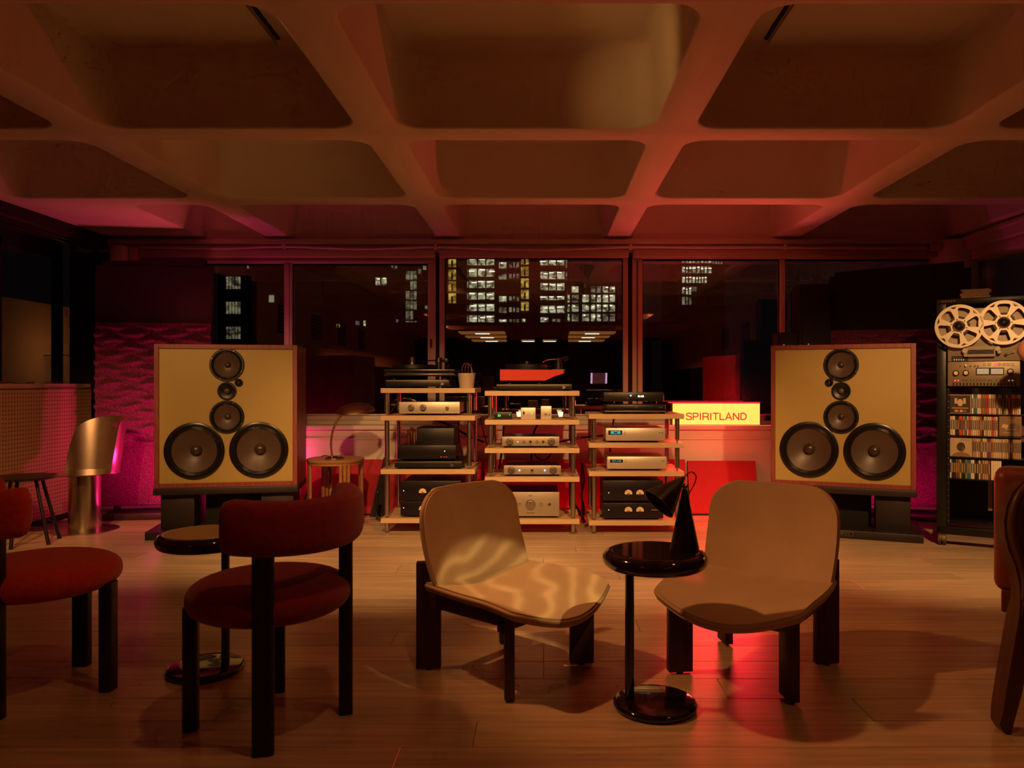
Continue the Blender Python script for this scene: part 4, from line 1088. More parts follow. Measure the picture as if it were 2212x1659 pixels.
# left rack
amp('preamplifier', 'pale champagne preamplifier with three round knobs on the left rack', 'amplifier', 862, 993, 868, Z1[1], Y1 + 0.02, 0.36, M_SILVER,
    [('knob', 888, 881, 5.5), ('knob', 914, 881, 5.5), ('knob', 966, 881.5, 3), ('line', 940, 881, 7, 3, M_SILVER), ('line', 958, 891, 3, 1, M_INK)])
tb = amp('tube_amplifier', 'black valve amplifier with exposed tubes on the left rack', 'amplifier', 858, 985, 962, Z1[2] + 0.055, Y1, 0.38, mat('black_anodised', (0.012, 0.009, 0.009), 0.35, 0.3),
    [('led', 960.5, 974.5, 1.0, M_LEDW), ('led', 953, 987, 0.9, M_LEDR), ('line', 962, 987, 10, 1, M_GOLDINK)], feet=True)
part('transformer_cover', bx(nb(), fx(901, Y1 + .1), fx(982, Y1 + .1), Y1 + 0.08, Y1 + 0.34, fz(963, Y1 + .1), fz(923, Y1 + .1), 0.006), M_BLACK, tb, world=True)
M_TUBE = glass('tube_glass', 1.5, (0.75, 0.6, 0.45))
for px, py in ((882, 928), (889, 922), (895, 925), (884, 934)):
    p = at(px, 962, Y1 + 0.06 + (0.05 if px in (889,) else 0)); zt = fz(py, Y1 + .06)
    b = nb(); lathe(b, [(0, p.z), (0.012, p.z), (0.0125, zt - 0.02), (0.010, zt - 0.006), (0.0, zt)], 16, Matrix.Translation((p.x, p.y, 0))); tu = part('valve', b, M_TUBE, tb, True, world=True)
    b = nb(); cyl(b, (p.x, p.y, p.z), (p.x, p.y, zt - 0.03), 0.006, n=10); part('anode', b, M_BRONZE, tu, world=True)
    b = nb(); cyl(b, (p.x, p.y, p.z - 0.002), (p.x, p.y, p.z + 0.012), 0.0135, n=14); part('valve_base', b, M_BLACK, tu, world=True)
# isolation platforms (dark slabs with bright edge)
def platform(name, label, px0, px1, pyt, zb, Yf, depth, logo_px=None):
    x0, x1 = fx(px0, Yf), fx(px1, Yf); zt = fz(pyt, Yf)
    t = thing(name, label, 'platform', ((x0 + x1) / 2, Yf + depth / 2, zb), 0, 'black isolation platforms')
    part('slab', bx(nb(), x0, x1, Yf, Yf + depth, zb + 0.010, zt, 0.004), M_BLACK, t, world=True)
    part('edge_strip', bx(nb(), x0 + 0.004, x1 - 0.02, Yf - 0.002, Yf + 0.002, zt - 0.010, zt - 0.005), M_BRASS, t, world=True)
    for xf in (x0 + 0.04, x1 - 0.04):
        for yf in (Yf + 0.05, Yf + depth - 0.05):
            b = nb(); cyl(b, (xf, yf, zb), (xf, yf, zb + 0.012), 0.02, n=14); part('foot', b, M_BLACKM, t, world=True)
    if logo_px:
        p = at(logo_px, 0, Yf); z = (zb + zt) / 2
        b = nb(); v = [b.verts.new((p.x + dx, Yf - 0.0025, z + dz)) for dx, dz in ((-0.012, 0.008), (0.0, 0.010), (0.016, 0), (0.0, -0.010), (-0.012, -0.008), (-0.006, 0))]; f = b.faces.new(v)
        r = bmesh.ops.extrude_face_region(b, geom=[f]); [setattr(g.co, 'y', Yf + 0.0005) for g in r['geom'] if isinstance(g, bmesh.types.BMVert)]
        part('emblem', b, M_CHROME, t, False, world=True)
    return t
platform('isolation_platform', 'black isolation platform under the valve amplifier', 852, 998, 996.5, Z1[2], Y1 - 0.02, 0.42, 976)
MVU = mat('black_amp', (0.010, 0.006, 0.010), 0.35, 0.2)
for zt_, py, gl in ((1083, 1097, 'lower'), (1039, 1060, 'upper')):
    zb = Z1[3] if gl == 'lower' else fz(1081.5, Y1)
    amp('power_amplifier', '%s black power amplifier with round meter, left rack bottom shelf' % gl, 'amplifier', 865, 996, zt_, zb, Y1, 0.38, MVU,
        [('led', 872, py, 0.9, M_LEDW), ('meter', 913, py + 3, 8), ('meter', 938, py + 3, 8)], 'stacked black power amplifiers', feet=(gl == 'lower'), bev=0.003)
# record player on the left rack
def deck_left():
    x0, x1 = fx(833, 5.3), fx(984, 5.3); xc = fx(893, 5.4); zb = Z1[0]
    platform('isolation_platform', 'black isolation platform under the layered black turntable', 833, 970, 820, zb, R1 + 0.03, 0.42, 955)
    z = fz(818.5, R1 + 0.03)
    t = thing('turntable', 'layered black turntable on top of the left rack', 'turntable', ((x0 + x1) / 2, 5.42, fz(820, R1 + .03)))
    for xq in (x0 + 0.06, x1 - 0.08):
        for yq in (5.30, 5.56):
            b = nb(); cyl(b, (xq, yq, fz(820, R1 + .03)), (xq, yq, fz(811, 5.24)), 0.02, n=16); part('foot', b, M_BLACK, t, world=True)
    for pa, pb in ((812, 807), (803, 797.5)):
        part('plinth', bx(nb(), x0, x1, 5.24, 5.60, fz(pa, 5.24), fz(pb, 5.24), 0.004), mat('gunmetal', (0.07, 0.055, 0.045), 0.3, 0.8), t, world=True)
    part('plinth_core', bx(nb(), x0 + 0.01, x1 - 0.01, 5.26, 5.58, fz(808, 5.24), fz(802, 5.24)), M_BLACK, t, world=True)
    zp = fz(797.5, 5.24)
    pl = part('platter', lathe(nb(), [(0, zp), (0.145, zp), (0.155, zp + 0.006), (0.155, zp + 0.030), (0.150, zp + 0.034), (0, zp + 0.034)], 56, Matrix.Translation((xc, 5.42, 0))), M_BLACK, t, 40, world=True)
    b = nb(); lathe(b, [(0, zp + 0.034), (0.022, zp + 0.034), (0.022, zp + 0.055), (0.016, zp + 0.06), (0.018, zp + 0.082), (0.012, zp + 0.09), (0.0, zp + 0.092)], 24, Matrix.Translation((xc - 0.012, 5.42, 0))); part('record_clamp', b, M_CHROME, pl, 40, world=True)
    ax, ay = fx(948, 5.45), 5.45
    b = nb(); cyl(b, (ax, ay, zp), (ax, ay, zp + 0.052), 0.022, n=20); cyl(b, (ax, ay, zp + 0.052), (ax, ay, zp + 0.085), 0.030, 0.024, n=20); ta = part('tonearm_tower', b, M_BLACK, t, 40, world=True)
    part('tonearm', tube(nb(), [(ax + 0.05, ay + 0.03, zp + 0.065), (ax, ay, zp + 0.066), (ax - 0.05, ay - 0.10, zp + 0.062), (ax - 0.085, ay - 0.15, zp + 0.05)], 0.0045, 8), M_BLACK, ta, True, world=True)
    b = nb(); bx(b, ax + 0.03, ax + 0.065, ay + 0.01, ay + 0.05, zp + 0.05, zp + 0.085, 0.008); part('counterweight', b, M_BLACK, ta, world=True)
deck_left()
# small canister with wires beside it
p = at(1008, 836, 5.36); zc = Z1[0]
t = thing('canister', 'beige tapered canister with looping wires beside the layered turntable', 'canister', (p.x, 5.36, zc))
part('pot', lathe(nb(), [(0, 0), (0.050, 0), (0.061, 0.098), (0.061, 0.104), (0.056, 0.104), (0.054, 0.094), (0, 0.094)], 40), mat('beige_ceramic', (0.50, 0.40, 0.32), 0.5), t, 40)
for k in range(3):
    b = nb(); tube(b, [(-0.03 + 0.02 * k, 0, 0.09), (-0.028 + 0.02 * k, -0.01, 0.15), (0.0 + 0.01 * k, 0, 0.175 - 0.01 * k), (0.03, 0.005, 0.15), (0.032 + 0.008 * k, 0.0, 0.085)], 0.003, 6); part('wire', b, mat('copper_wire', (0.25, 0.06, 0.04), 0.4, 0.5), t, True)

# middle rack
def deck_red():
    zb = Z2[0]; Yf = R2 + 0.05
    platform('isolation_platform', 'black isolation platform under the red turntable', 1072, 1236, 829.5, zb, Yf, 0.40, 1218)
    x0, x1 = fx(1080, Yf), fx(1217, Yf); z0, z1 = fz(822, Yf), fz(798, Yf)
    t = thing('turntable', 'red-plinthed turntable on top of the middle rack', 'turntable', ((x0 + x1) / 2, Yf + 0.2, fz(829.5, Yf)))
    zt = fz(829.5, Yf)
    b = nb(); sil = [(1080, 798), (1217, 799), (1217, 807), (1199, 812), (1178, 822), (1080, 822)]
    f = b.faces.new([b.verts.new((fx(a, Yf), Yf, fz(c, Yf))) for a, c in sil])
    r = bmesh.ops.extrude_face_region(b, geom=[f])
    for g in r['geom']:
        if isinstance(g, bmesh.types.BMVert): g.co.y = Yf + 0.36
    part('plinth', b, mat('red_gloss', (0.66, 0.045, 0.025), 0.3), t, world=True)
    for px in (1100, 1165):
        for yq in (Yf + 0.06, Yf + 0.30):
            b = nb(); cyl(b, (fx(px, Yf), yq, zt), (fx(px, Yf), yq, z0), 0.02, n=16); part('foot', b, M_BLACK, t, world=True)
    xc = fx(1138, Yf + 0.2)
    pl = part('platter', lathe(nb(), [(0, z1), (0.15, z1), (0.152, z1 + 0.008), (0.152, z1 + 0.034), (0.14, z1 + 0.040), (0, z1 + 0.040)], 56, Matrix.Translation((xc, Yf + 0.18, 0))), M_BLACK, t, 40, world=True)
    b = nb(); lathe(b, [(0, z1 + 0.04), (0.025, z1 + 0.04), (0.02, z1 + 0.06), (0, z1 + 0.062)], 20, Matrix.Translation((xc, Yf + 0.18, 0))); part('record_weight', b, M_BLACK, pl, 40, world=True)
    ax, ay = fx(1206, Yf + 0.2), Yf + 0.24
    b = nb(); cyl(b, (ax, ay, z1), (ax, ay, z1 + 0.05), 0.03, n=20); cyl(b, (ax, ay, z1 + 0.05), (ax, ay, z1 + 0.085), 0.022, n=20); bx(b, ax - 0.05, ax + 0.05, ay - 0.03, ay + 0.03, z1 - 0.03, z1 + 0.01, 0.008)
    ta = part('tonearm_tower', b, M_BLACK, t, 40, world=True)
    part('tonearm', tube(nb(), [(ax + 0.05, ay + 0.04, z1 + 0.085), (ax, ay, z1 + 0.078), (ax - 0.07, ay - 0.14, z1 + 0.07), (ax - 0.11, ay - 0.18, z1 + 0.05)], 0.0045, 8), M_CHROME, ta, True, world=True)
    b = nb(); cyl(b, (ax + 0.035, ay + 0.03, z1 + 0.082), (ax + 0.065, ay + 0.05, z1 + 0.086), 0.018, n=16); part('counterweight', b, M_BLACK, ta, world=True)
deck_red()
seg33 = []
for dx in (-0.62, -0.05):
    for a in ((0, .36, .62, .78), (0, .36, -.08, .08), (0, .36, -.78, -.62), (.28, .4, -.7, .7)): seg33.append((dx + a[0], dx + a[1], a[2], a[3]))
amp('speed_controller', 'small black speed controller showing a green 33 on the middle rack', 'controller', 1068, 1106, 890, Z2[1], Y2 + 0.02, 0.14, M_BLACK,
    [('disp', 1079, 897.5, 11, 6, M_LEDG, seg33), ('led', 1101, 896, 0.8, M_LEDG)], feet=False, bev=0.003)
amp('phono_box', 'small square silver box with green light on the middle rack', 'phono stage', 1125, 1157, 880.5, Z2[1], Y2 + 0.02, 0.16, M_SILVER,
    [('line', 1131.5, 892, 3.4, 6, M_BLACK), ('led', 1149, 893, 1.0, M_LEDG)], feet=False, bev=0.003)
amp('phono_box', 'smaller tall silver box with a gold socket on the middle rack', 'phono stage', 1168, 1191.5, 877, Z2[1], Y2 + 0.02, 0.16, M_SILVER,
    [('jack', 1179, 895, 2.6, M_BRASS), ('line', 1186.5, 896, 1.6, 3.5, M_BLACK)], feet=False, bev=0.003)
amp('amplifier', 'bronze amplifier with two end knobs, third shelf of the middle rack', 'amplifier', 1084, 1208.5, 943, Z2[2], Y2, 0.36, M_BRONZE,
    [('knob', 1101, 954.5, 6), ('knob', 1191, 954.5, 6), ('led', 1118.5, 954.5, 1.2, M_LEDB), ('jack', 1132, 954.5, 3.2, M_BRONZE), ('jack', 1146, 954.5, 3.2), ('jack', 1160, 954.5, 3.2, M_BRONZE), ('jack', 1173.5, 954.5, 3.0), ('line', 1146, 961.5, 9, 1, M_INK)], lid=M_BLACK)
amp('amplifier', 'bronze amplifier with two blue lights, fourth shelf of the middle rack', 'amplifier', 1088, 1212, 1005.5, Z2[3], Y2, 0.36, M_BRONZE,
    [('knob', 1104.5, 1016, 6), ('knob', 1195, 1016, 6), ('led', 1122, 1016, 2.0, M_LEDB), ('led', 1177, 1016, 2.0, M_LEDB), ('jack', 1149.5, 1016, 3.2), ('line', 1149.5, 1022.5, 9, 1, M_INK)], lid=M_BLACK)
amp('integrated_amplifier', 'tall bronze amplifier with a large central knob, bottom of the middle rack', 'amplifier', 1084, 1208.5, 1063, Z2[4], Y2 + 0.01, 0.40, M_BRONZE,
    [('knob', 1146, 1090, 8.5), ('jack', 1105, 1089.5, 3.6), ('jack', 1122.5, 1089.5, 3.6, M_BRONZE), ('jack', 1169, 1089.5, 3.6, M_BRONZE), ('jack', 1187, 1089.5, 3.6), ('line', 1146, 1071, 9, 1.2, M_INK), ('line', 1146, 1108, 18, 1, M_INK)], lid=M_BLACK)

# right rack
segs = [(-0.55, -0.3, -.5, .5), (-0.2, -0.1, -.5, .5), (0.0, 0.06, -.5, .1), (0.12, 0.3, -.5, .5), (0.4, 0.6, -.5, .5)]
amp('disc_transport', 'low black disc transport with a record-wide lid on the right rack', 'player', 1310, 1438, 874, Z3[0] + 0.0246, Y3 + 0.02, 0.36, M_BLACK, [('text', 1374, 880, 'CEC', 4.2, M_GOLDINK), ('line', 1427, 880, 8, 1, M_GOLDINK)], feet=False)
platform('isolation_platform', 'black isolation platform on the top shelf of the right rack', 1305, 1445, 886.5, Z3[0], Y3, 0.42)
amp('media_player', 'black player with white digits stacked highest on the right rack', 'player', 1304, 1434, 847, fz(871, Y3 + .02), Y3 + 0.02, 0.34, M_BLACK,
    [('disp', 1384, 856, 22, 8, M_LEDW, segs), ('led', 1362.5, 854.5, 1.8, M_LEDB), ('line', 1318, 851, 6, 1, M_GOLDINK), ('line', 1355, 860, 4, 1, M_GOLDINK), ('line', 1370, 867, 6, 1, M_GOLDINK), ('line', 1396, 867, 5, 1, M_GOLDINK)])
cy = [(-.65, -.2, -.6, .75), (-.15, .25, .2, .75), (.3, .75, -.6, .75), (-.15, .25, -.7, -.4)]
amp('streamer', 'pale champagne streamer with cyan display, second shelf of the right rack', 'player', 1308, 1438, 924, Z3[1], Y3 + 0.01, 0.38, M_SILVER,
    [('disp', 1329, 934.5, 30, 9.5, M_CYAN, cy), ('line', 1350, 930, 3, .8, M_INK), ('line', 1350, 934, 3, .8, M_INK), ('line', 1350, 938, 3, .8, M_INK), ('line', 1425, 935, 2, 2, M_INK), ('line', 1431, 935, 2, 2, M_INK)], bev=0.010)
cy2 = [(-.6, -.5, -.4, .5), (-.42, -.3, -.4, .5), (-.2, -.05, 0, .5), (.0, .1, -.2, 0), (.2, .3, -.4, .5), (.4, .5, -.4, .5), (.56, .7, -.4, .5)]
amp('streamer', 'pale champagne streamer with blue-green digits, third shelf of the right rack', 'player', 1311, 1441, 986, Z3[2], Y3 + 0.01, 0.38, M_SILVER,
    [('disp', 1331.5, 996, 28, 6.5, M_CYAN, cy2), ('line', 1351, 994, 3, .8, M_INK), ('line', 1351, 998, 3, .8, M_INK), ('line', 1430, 996, 2, 2, M_INK), ('line', 1434, 996, 2, 2, M_INK)], bev=0.010)
for zt_, py, gl in ((1086.5, 1101.5, 'lower'), (1038, 1064.5, 'upper')):
    zb = Z3[3] if gl == 'lower' else fz(1081.5, Y3)
    fe = [('led', 1315, py, 0.9, M_LEDW), ('meter', 1357.5, py + 1.5, 8.2), ('meter', 1382.5, py + 1.5, 8.2)]
    if gl == 'lower': fe.append(('line', 1414, py, 14, 1.6, M_GOLDINK))
    amp('power_amplifier', '%s black power amplifier with twin meters, right rack bottom shelf' % gl, 'amplifier', 1302, 1433, zt_, zb, Y3, 0.40, MVU, fe, 'stacked black power amplifiers', feet=(gl == 'lower'), bev=0.003)
# two little glowing lamps on the sill behind the middle rack
for px, nm in ((1121, 'left'), (1211, 'right')):
    p = at(px, 0, 6.16)
    t = thing('candle_lamp', 'small glowing glass lamp on the ledge, %s of the silver boxes' % nm, 'lamp', (p.x, 6.16, 0.690), 0, 'small glowing lamps on the ledge')
    part('foot', lathe(nb(), [(0, 0), (0.022, 0), (0.022, 0.006), (0.006, 0.02), (0.008, 0.045), (0.012, 0.055), (0, 0.055)], 20), M_CHROME, t, 40)
    part('glass_shade', lathe(nb(), [(0, 0.055), (0.012, 0.057), (0.022, 0.105), (0.020, 0.105), (0.0, 0.10)], 20), emis('lamp_glow', (1.0, 0.62, 0.25), 3.0), t, 40)

# cables behind the racks
CB = [('thick black mains cable behind the left rack, second level', [(940, 907), (975, 920), (1000, 935), (1020, 945), (1045, 955)], 5.74, 0.009),
      ('black cable falling behind the right end of the left rack', [(990, 910), (992, 950), (1000, 985), (1012, 1020), (1010, 1080), (1015, 1112)], 5.76, 0.006),
      ('thin black wire slanting between left and middle racks', [(1030, 850), (1038, 900), (1046, 940), (1055, 970), (1060, 1000)], 5.76, 0.004),
      ('thick black cable upright at the left of the middle rack', [(1088, 920), (1086, 960), (1080, 1000), (1074, 1035), (1070, 1110)], 5.75, 0.008),
      ('black cable rising to the middle of the middle rack', [(1161, 918), (1152, 940), (1148, 990), (1150, 1012)], 5.56, 0.007),
      ('black cable looping under the fourth shelf of the middle rack', [(1152, 978), (1165, 992), (1180, 992), (1192, 978)], 5.60, 0.005),
      ('black cable pair hanging between middle and right racks', [(1258, 1000), (1262, 1040), (1256, 1070), (1262, 1100), (1256, 1125)], 5.72, 0.007),
      ('black cable running level from middle rack to right rack', [(1200, 957), (1230, 950), (1262, 945), (1309, 940)], 5.53, 0.006),
      ('black cable rising behind the right rack', [(1326, 905), (1322, 930), (1318, 970), (1322, 1010), (1330, 1040)], 5.76, 0.007),
      ('thick black hose curling at the foot of the left rack', [(816, 1060), (812, 1100), (816, 1116), (828, 1124)], 5.66, 0.011),
      ('black cable bundle at the floor right of the middle rack', [(1238, 1085), (1248, 1100), (1256, 1112), (1262, 1128)], 5.6, 0.010)]
for lab, pts, yy, r in CB:
    solo('cable', tube(nb(), [at(x, y, yy) for x, y in pts], r, 8), M_BLACK, lab, 'cable', smooth=True)
# dark acoustic offcut leaning left of the left rack
b = nb(); P = [at(829, 988, 6.03), at(812, 1112, 5.88)]
v = [b.verts.new(p) for p in ((P[0].x, 6.03, P[0].z), (P[0].x + 0.02, 6.06, P[0].z), (fx(830, 5.88), 5.90, 0), (fx(800, 5.88), 5.85, 0))]
f = b.faces.new(v); r = bmesh.ops.extrude_face_region(b, geom=[f]); [setattr(g.co, 'x', g.co.x + 0.02) for g in r['geom'] if isinstance(g, bmesh.types.BMVert)]
solo('black_wedge', b, M_BLACKM, 'black wedge leaning against the wall left of the left rack', 'wedge', smooth=False)

# ================================================================== TAPE-DECK RACK
TO = Vector((2.485, 4.83, 0)); TA = math.radians(-30)
TU = Vector((math.cos(TA), math.sin(TA))); TV = Vector((-math.sin(TA), math.cos(TA)))
def rk(px, py, off=0.0):
    """where the sight line through a photograph pixel meets the rack's front plane (shifted back by off): local x, z"""
    rx = (px - CX) / FPX
    Y = (off + TO.x * TV.x + TO.y * TV.y) / (rx * TV.x + TV.y)
    P = Vector((rx * Y - TO.x, Y - TO.y))
    return P.dot(TU), HC - (py - CY) / FPX * Y
RW, RD, RH = 0.56, 0.50, 1.555
M_RACK = mat('rack_black', (0.010, 0.009, 0.010), 0.35, 0.3)
tr = thing('equipment_rack', 'tall black wheeled rack holding a tape deck and rows of discs', 'rack', TO, TA)
for x0 in (0.0, RW - 0.055):
    for y0 in (0.0, RD - 0.05):
        part('upright', bx(nb(), x0, x0 + 0.055, y0, y0 + 0.05, 0.085, RH - 0.03, 0.003), M_RACK, tr)
part('top_plate', bx(nb(), 0, RW, 0, RD, RH - 0.04, RH, 0.004), M_RACK, tr)
part('base_frame', bx(nb(), 0, RW, 0, 0.05, 0.075, 0.125, 0.004), M_RACK, tr)
part('base_frame', bx(nb(), 0, RW, RD - 0.05, RD, 0.075, 0.125, 0.004), M_RACK, tr)
part('base_frame', bx(nb(), 0, 0.05, 0.05, RD - 0.05, 0.075, 0.125, 0.004), M_RACK, tr)
part('base_frame', bx(nb(), RW - 0.05, RW, 0.05, RD - 0.05, 0.075, 0.125, 0.004), M_RACK, tr)
for k in range(5):
    part('vent_slit', bx(nb(), 0.03 + 0.016 * k, 0.040 + 0.016 * k, -0.0012, 0.002, RH - 0.022, RH - 0.010), mat('slit_tan', (0.18, 0.05, 0.03), 0.6), tr)
b = nb(); bx(b, 0.058, 0.075, 0.004, 0.010, 0.13, RH - 0.05); rail = part('rack_rail', b, M_RACK, tr)
for k in range(34):
    z = 0.16 + 0.0395 * k
    b = nb(); cyl(b, (0.0665, 0.0035, z), (0.0665, 0.005, z), 0.0035, n=8); part('rail_hole', b, mat('hole_steel', (0.30, 0.22, 0.15), 0.4, 0.8), rail)
for x0 in (0.03, RW - 0.03):
    for y0 in (0.03, RD - 0.03):
        cs = part('caster', bx(nb(), x0 - 0.022, x0 + 0.022, y0 - 0.012, y0 + 0.012, 0.045, 0.078, 0.004), M_CHROME, tr)
        for dx in (-0.014, 0.014):
            b = nb(); cyl(b, (x0 + dx - 0.009, y0 + 0.012, 0.028), (x0 + dx + 0.009, y0 + 0.012, 0.028), 0.028, n=24); part('wheel', b, mat('wheel_rubber', (0.05, 0.03, 0.02), 0.5), cs, 40)
# --- reel tape deck
def reel_deck():
    x0, zb = rk(2047, 834, -0.03); x1, _ = rk(2204, 834, -0.03); zt = rk(2047, 668, -0.03)[1]
    t = thing('tape_deck', 'bronze reel-to-reel tape deck with two large silver reels in the black rack', 'tape deck', TO, TA)
    t.location = TO + Vector((TU.x * x0, TU.y * x0, zb - 0.012)); FR[t] = Matrix.Translation(t.location) @ Matrix.Rotation(TA, 4, 'Z')
    o = Vector((x0, 0, zb - 0.012))
    FRL = Matrix.Translation(o)
    def lp(nm, bm, m, par=t, sm=30):
        bmesh.ops.transform(bm, matrix=FRL.inverted(), verts=bm.verts); return part(nm, bm, m, par, sm)
    zmid = rk(2060, 781, -0.03)[1]
    lp('transport_panel', bx(nb(), x0, x1, -0.030, 0.0, zmid, zt, 0.004), mat('deck_bronze', (0.36, 0.30, 0.22), 0.4, 0.5))
    lp('control_panel', bx(nb(), x0, x1, -0.034, 0.0, zb, zmid - 0.002, 0.003), mat('deck_bronze_dark', (0.27, 0.22, 0.155), 0.45, 0.5))
    lp('chassis', bx(nb(), x0 + 0.015, x1 - 0.015, 0.0, 0.24, zb - 0.012, zt - 0.02), M_BLACKM)
    yf = -0.034
    W = lambda px, py, off=-0.034: rk(px, py, off)
    def lknob(px, py, r, m, h=0.02, nm='knob'):
        x, z = W(px, py); s = 4.75 / FPX
        b = nb(); cyl(b, (x, yf - h, z), (x, yf + 0.001, z), r * s * 0.9, r * s, 24); return lp(nm, b, m, t, 40)
    def lbox(nm, pa, pb, m, d=0.002, par=t):
        xa, za = W(*pa); xb, zb_ = W(*pb)
        return lp(nm, bx(nb(), xa, xb, yf - d, yf + 0.001, zb_, za, 0.0004, 1), m, par)
    for px, py in ((2065, 806), (2086.5, 805.5), (2182.5, 802.5)):
        k = lknob(px, py, 6.5, M_BLACK, 0.010); lknob(px, py, 4.4, mat('ivory_knob', (0.70, 0.60, 0.44), 0.4), 0.022, 'knob_cap')
    mt = lbox('meter_bridge', (2108, 794.5), (2169, 810), M_BLACK, 0.003)
    for a, c in ((2110.5, 2136), (2140.5, 2167)):
        f = lbox('meter', (a, 796.5), (c, 808), emis('vu_glow', (0.75, 0.62, 0.36), 0.35), 0.004)
        xa, za = W(a + 4, 804); xb, zb_ = W(c - 3, 802)
        b = nb(); tube(b, [(xa, yf - 0.0048, za), ((xa + xb) / 2, yf - 0.0048, za + 0.004), (xb, yf - 0.0048, zb_)], 0.0006, 4, 4); lp('scale_arc', b, mat('scale_red', (0.35, 0.05, 0.03), 0.6), f)
    for i, px in enumerate((2123, 2133.5, 2147, 2156, 2165.5, 2174.5, 2184)):
        lbox('button', (px, 783.5), (px + 7.5, 790), M_LEDR if i == 2 else mat('button_tan', (0.50, 0.42, 0.30), 0.4), 0.004)
    for px in (2075.5, 2097, 2106.5, 2113): lknob(px, 790, 1.4, M_CHROME, 0.012, 'toggle')
    lknob(2086.5, 789.5, 2.6, MATS['ivory_knob'], 0.014)
    lbox('counter_window', (2056, 769.5), (2091, 780.5), M_BLACK, 0.003)
    for k in range(5): lbox('counter_key', (2060 + 5 * k, 775.5), (2062.6 + 5 * k, 779), MATS['ivory_knob'], 0.005)
    for px, m in ((2063, M_LEDR), (2070, M_LEDR), (2179.5, MATS['vu_glow']), (2187.5, MATS['vu_glow'])): lknob(px, 822, 1.6, m, 0.004, 'indicator')
    for px in (2081, 2087.5, 2097, 2103, 2110, 2116.5, 2123, 2128, 2136, 2142, 2152, 2161, 2168.5): lknob(px, 821.5, 1.2, M_BLACK, 0.003, 'trim_screw')
    for k in range(19): lbox('vent_tooth', (2058 + 7.4 * k, 827), (2061 + 7.4 * k, 833), M_BLACKM, 0.0012)
    # head block
    yf = -0.030
    hb = lbox('head_block', (2082, 749), (2150, 770), MATS['deck_bronze_dark'], 0.030)
    lbox('head_cover', (2090, 757), (2147, 764), M_BLACK, 0.034, hb)
    lbox('head_bar', (2096, 751.5), (2144, 755.5), M_CHROME, 0.034, hb)
    lknob(2085, 758, 6.0, M_BRONZE, 0.034, 'guide_roller'); lknob(2155, 753.5, 5.6, M_BRONZE, 0.036, 'pinch_roller'); lknob(2158.5, 760.5, 4.2, M_CHROME, 0.038, 'capstan')
    lknob(2173, 766.5, 3.4, M_BLACK, 0.012, 'tension_arm_pivot'); lknob(2190, 761, 1.8, M_CHROME, 0.014, 'tape_guide')
    xa, za = W(2173, 766); xb, zb2 = W(2190, 761); b = nb(); cyl(b, (xa, yf - 0.012, za), (xb, yf - 0.014, zb2), 0.0016, n=8); lp('tension_arm', b, M_CHROME)
    # reels
    Mreel = mat('reel_aluminium', (0.70, 0.63, 0.52), 0.38, 0.75)
    def reel_bm(r_out, y, cx_, cz, rot):
        bm = nb(); r1, r2 = 0.040, r_out - 0.014; k = 5; sub = 7
        th = 2 * PI / 6
        hx, hr = th / 2, (r_out - 0.030) / 2
        rm = (r1 + r2) / 2
        for s_ in range(6):
            a0 = rot + s_ * th
            ox, orr, cr = 0.335, (r2 - r1) / 2 - 0.006, 0.011
            inner, outer = [], []
            corners = [(1, 1, 0), (-1, 1, PI / 2), (-1, -1, PI), (1, -1, 1.5 * PI)]
            aw = ox                                    # half angle of the hole
            cra = cr / rm
            for q, (sx, sy, st) in enumerate(corners):
                for i in range(k + 1):
                    a = st + PI / 2 * i / k
                    ia = sx * (aw - cra) + cra * math.cos(a); ir = sy * (orr - cr) + cr * math.sin(a)
                    h = i - k / 2; first_x = q in (0, 2)
                    inner.append((ia, ir))
                    if abs(h) < 0.51 and h < 0: outer.append((sx * hx, sy * hr) if False else ((sx * hx, ir) if first_x else (ia, sy * hr)))
                    elif (h < 0) == first_x: outer.append((sx * hx, ir))
                    else: outer.append((ia, sy * hr))
                nx_ = corners[(q + 1) % 4]
                # straight edge to the next corner
                e0 = inner[-1]; st2 = nx_[2]
                e1 = (nx_[0] * (aw - cra) + cra * math.cos(st2), nx_[1] * (orr - cr) + cr * math.sin(st2))
                for j in range(1, sub):
                    p = (e0[0] + (e1[0] - e0[0]) * j / sub, e0[1] + (e1[1] - e0[1]) * j / sub); inner.append(p)
                    outer.append((p[0], sy * hr) if q in (0, 2) else (sx * hx, p[1]))
            def pol(a, r, y_):
                # narrower hole towards the hub
                aa = a
                R_ = rm + r
                return Vector((cx_ + R_ * math.cos(a0 + aa), y_, cz + R_ * math.sin(a0 + aa)))
            n = len(inner)
            fr = [bm.verts.new(pol(a, r, y)) for a, r in inner]; fo = [bm.verts.new(pol(a, r, y)) for a, r in outer]
            bk = [bm.verts.new(pol(a, r, y + 0.002)) for a, r in inner]
            for i in range(n):
                j = (i + 1) % n
                bm.faces.new((fr[i], fr[j], fo[j], fo[i])); bm.faces.new((fr[i], bk[i], bk[j], fr[j]))
            # sector corners
        bmesh.ops.remove_doubles(bm, verts=bm.verts, dist=0.00005)
        # rims: outer ring and hub plate
        N = 72
        def ring(r, y_): return [Vector((cx_ + r * math.cos(2 * PI * i / N), y_, cz + r * math.sin(2 * PI * i / N))) for i in range(N)]
        loft(bm, [ring(rm + hr - 0.008, y + 0.0004), ring(r_out, y + 0.0004), ring(r_out, y + 0.003), ring(rm + hr - 0.010, y + 0.003)], True, False, False)
        loft(bm, [ring(0.004, y + 0.0004), ring(rm - hr + 0.010, y + 0.0004), ring(rm - hr + 0.010, y + 0.003)], True, True, False)
        return bm
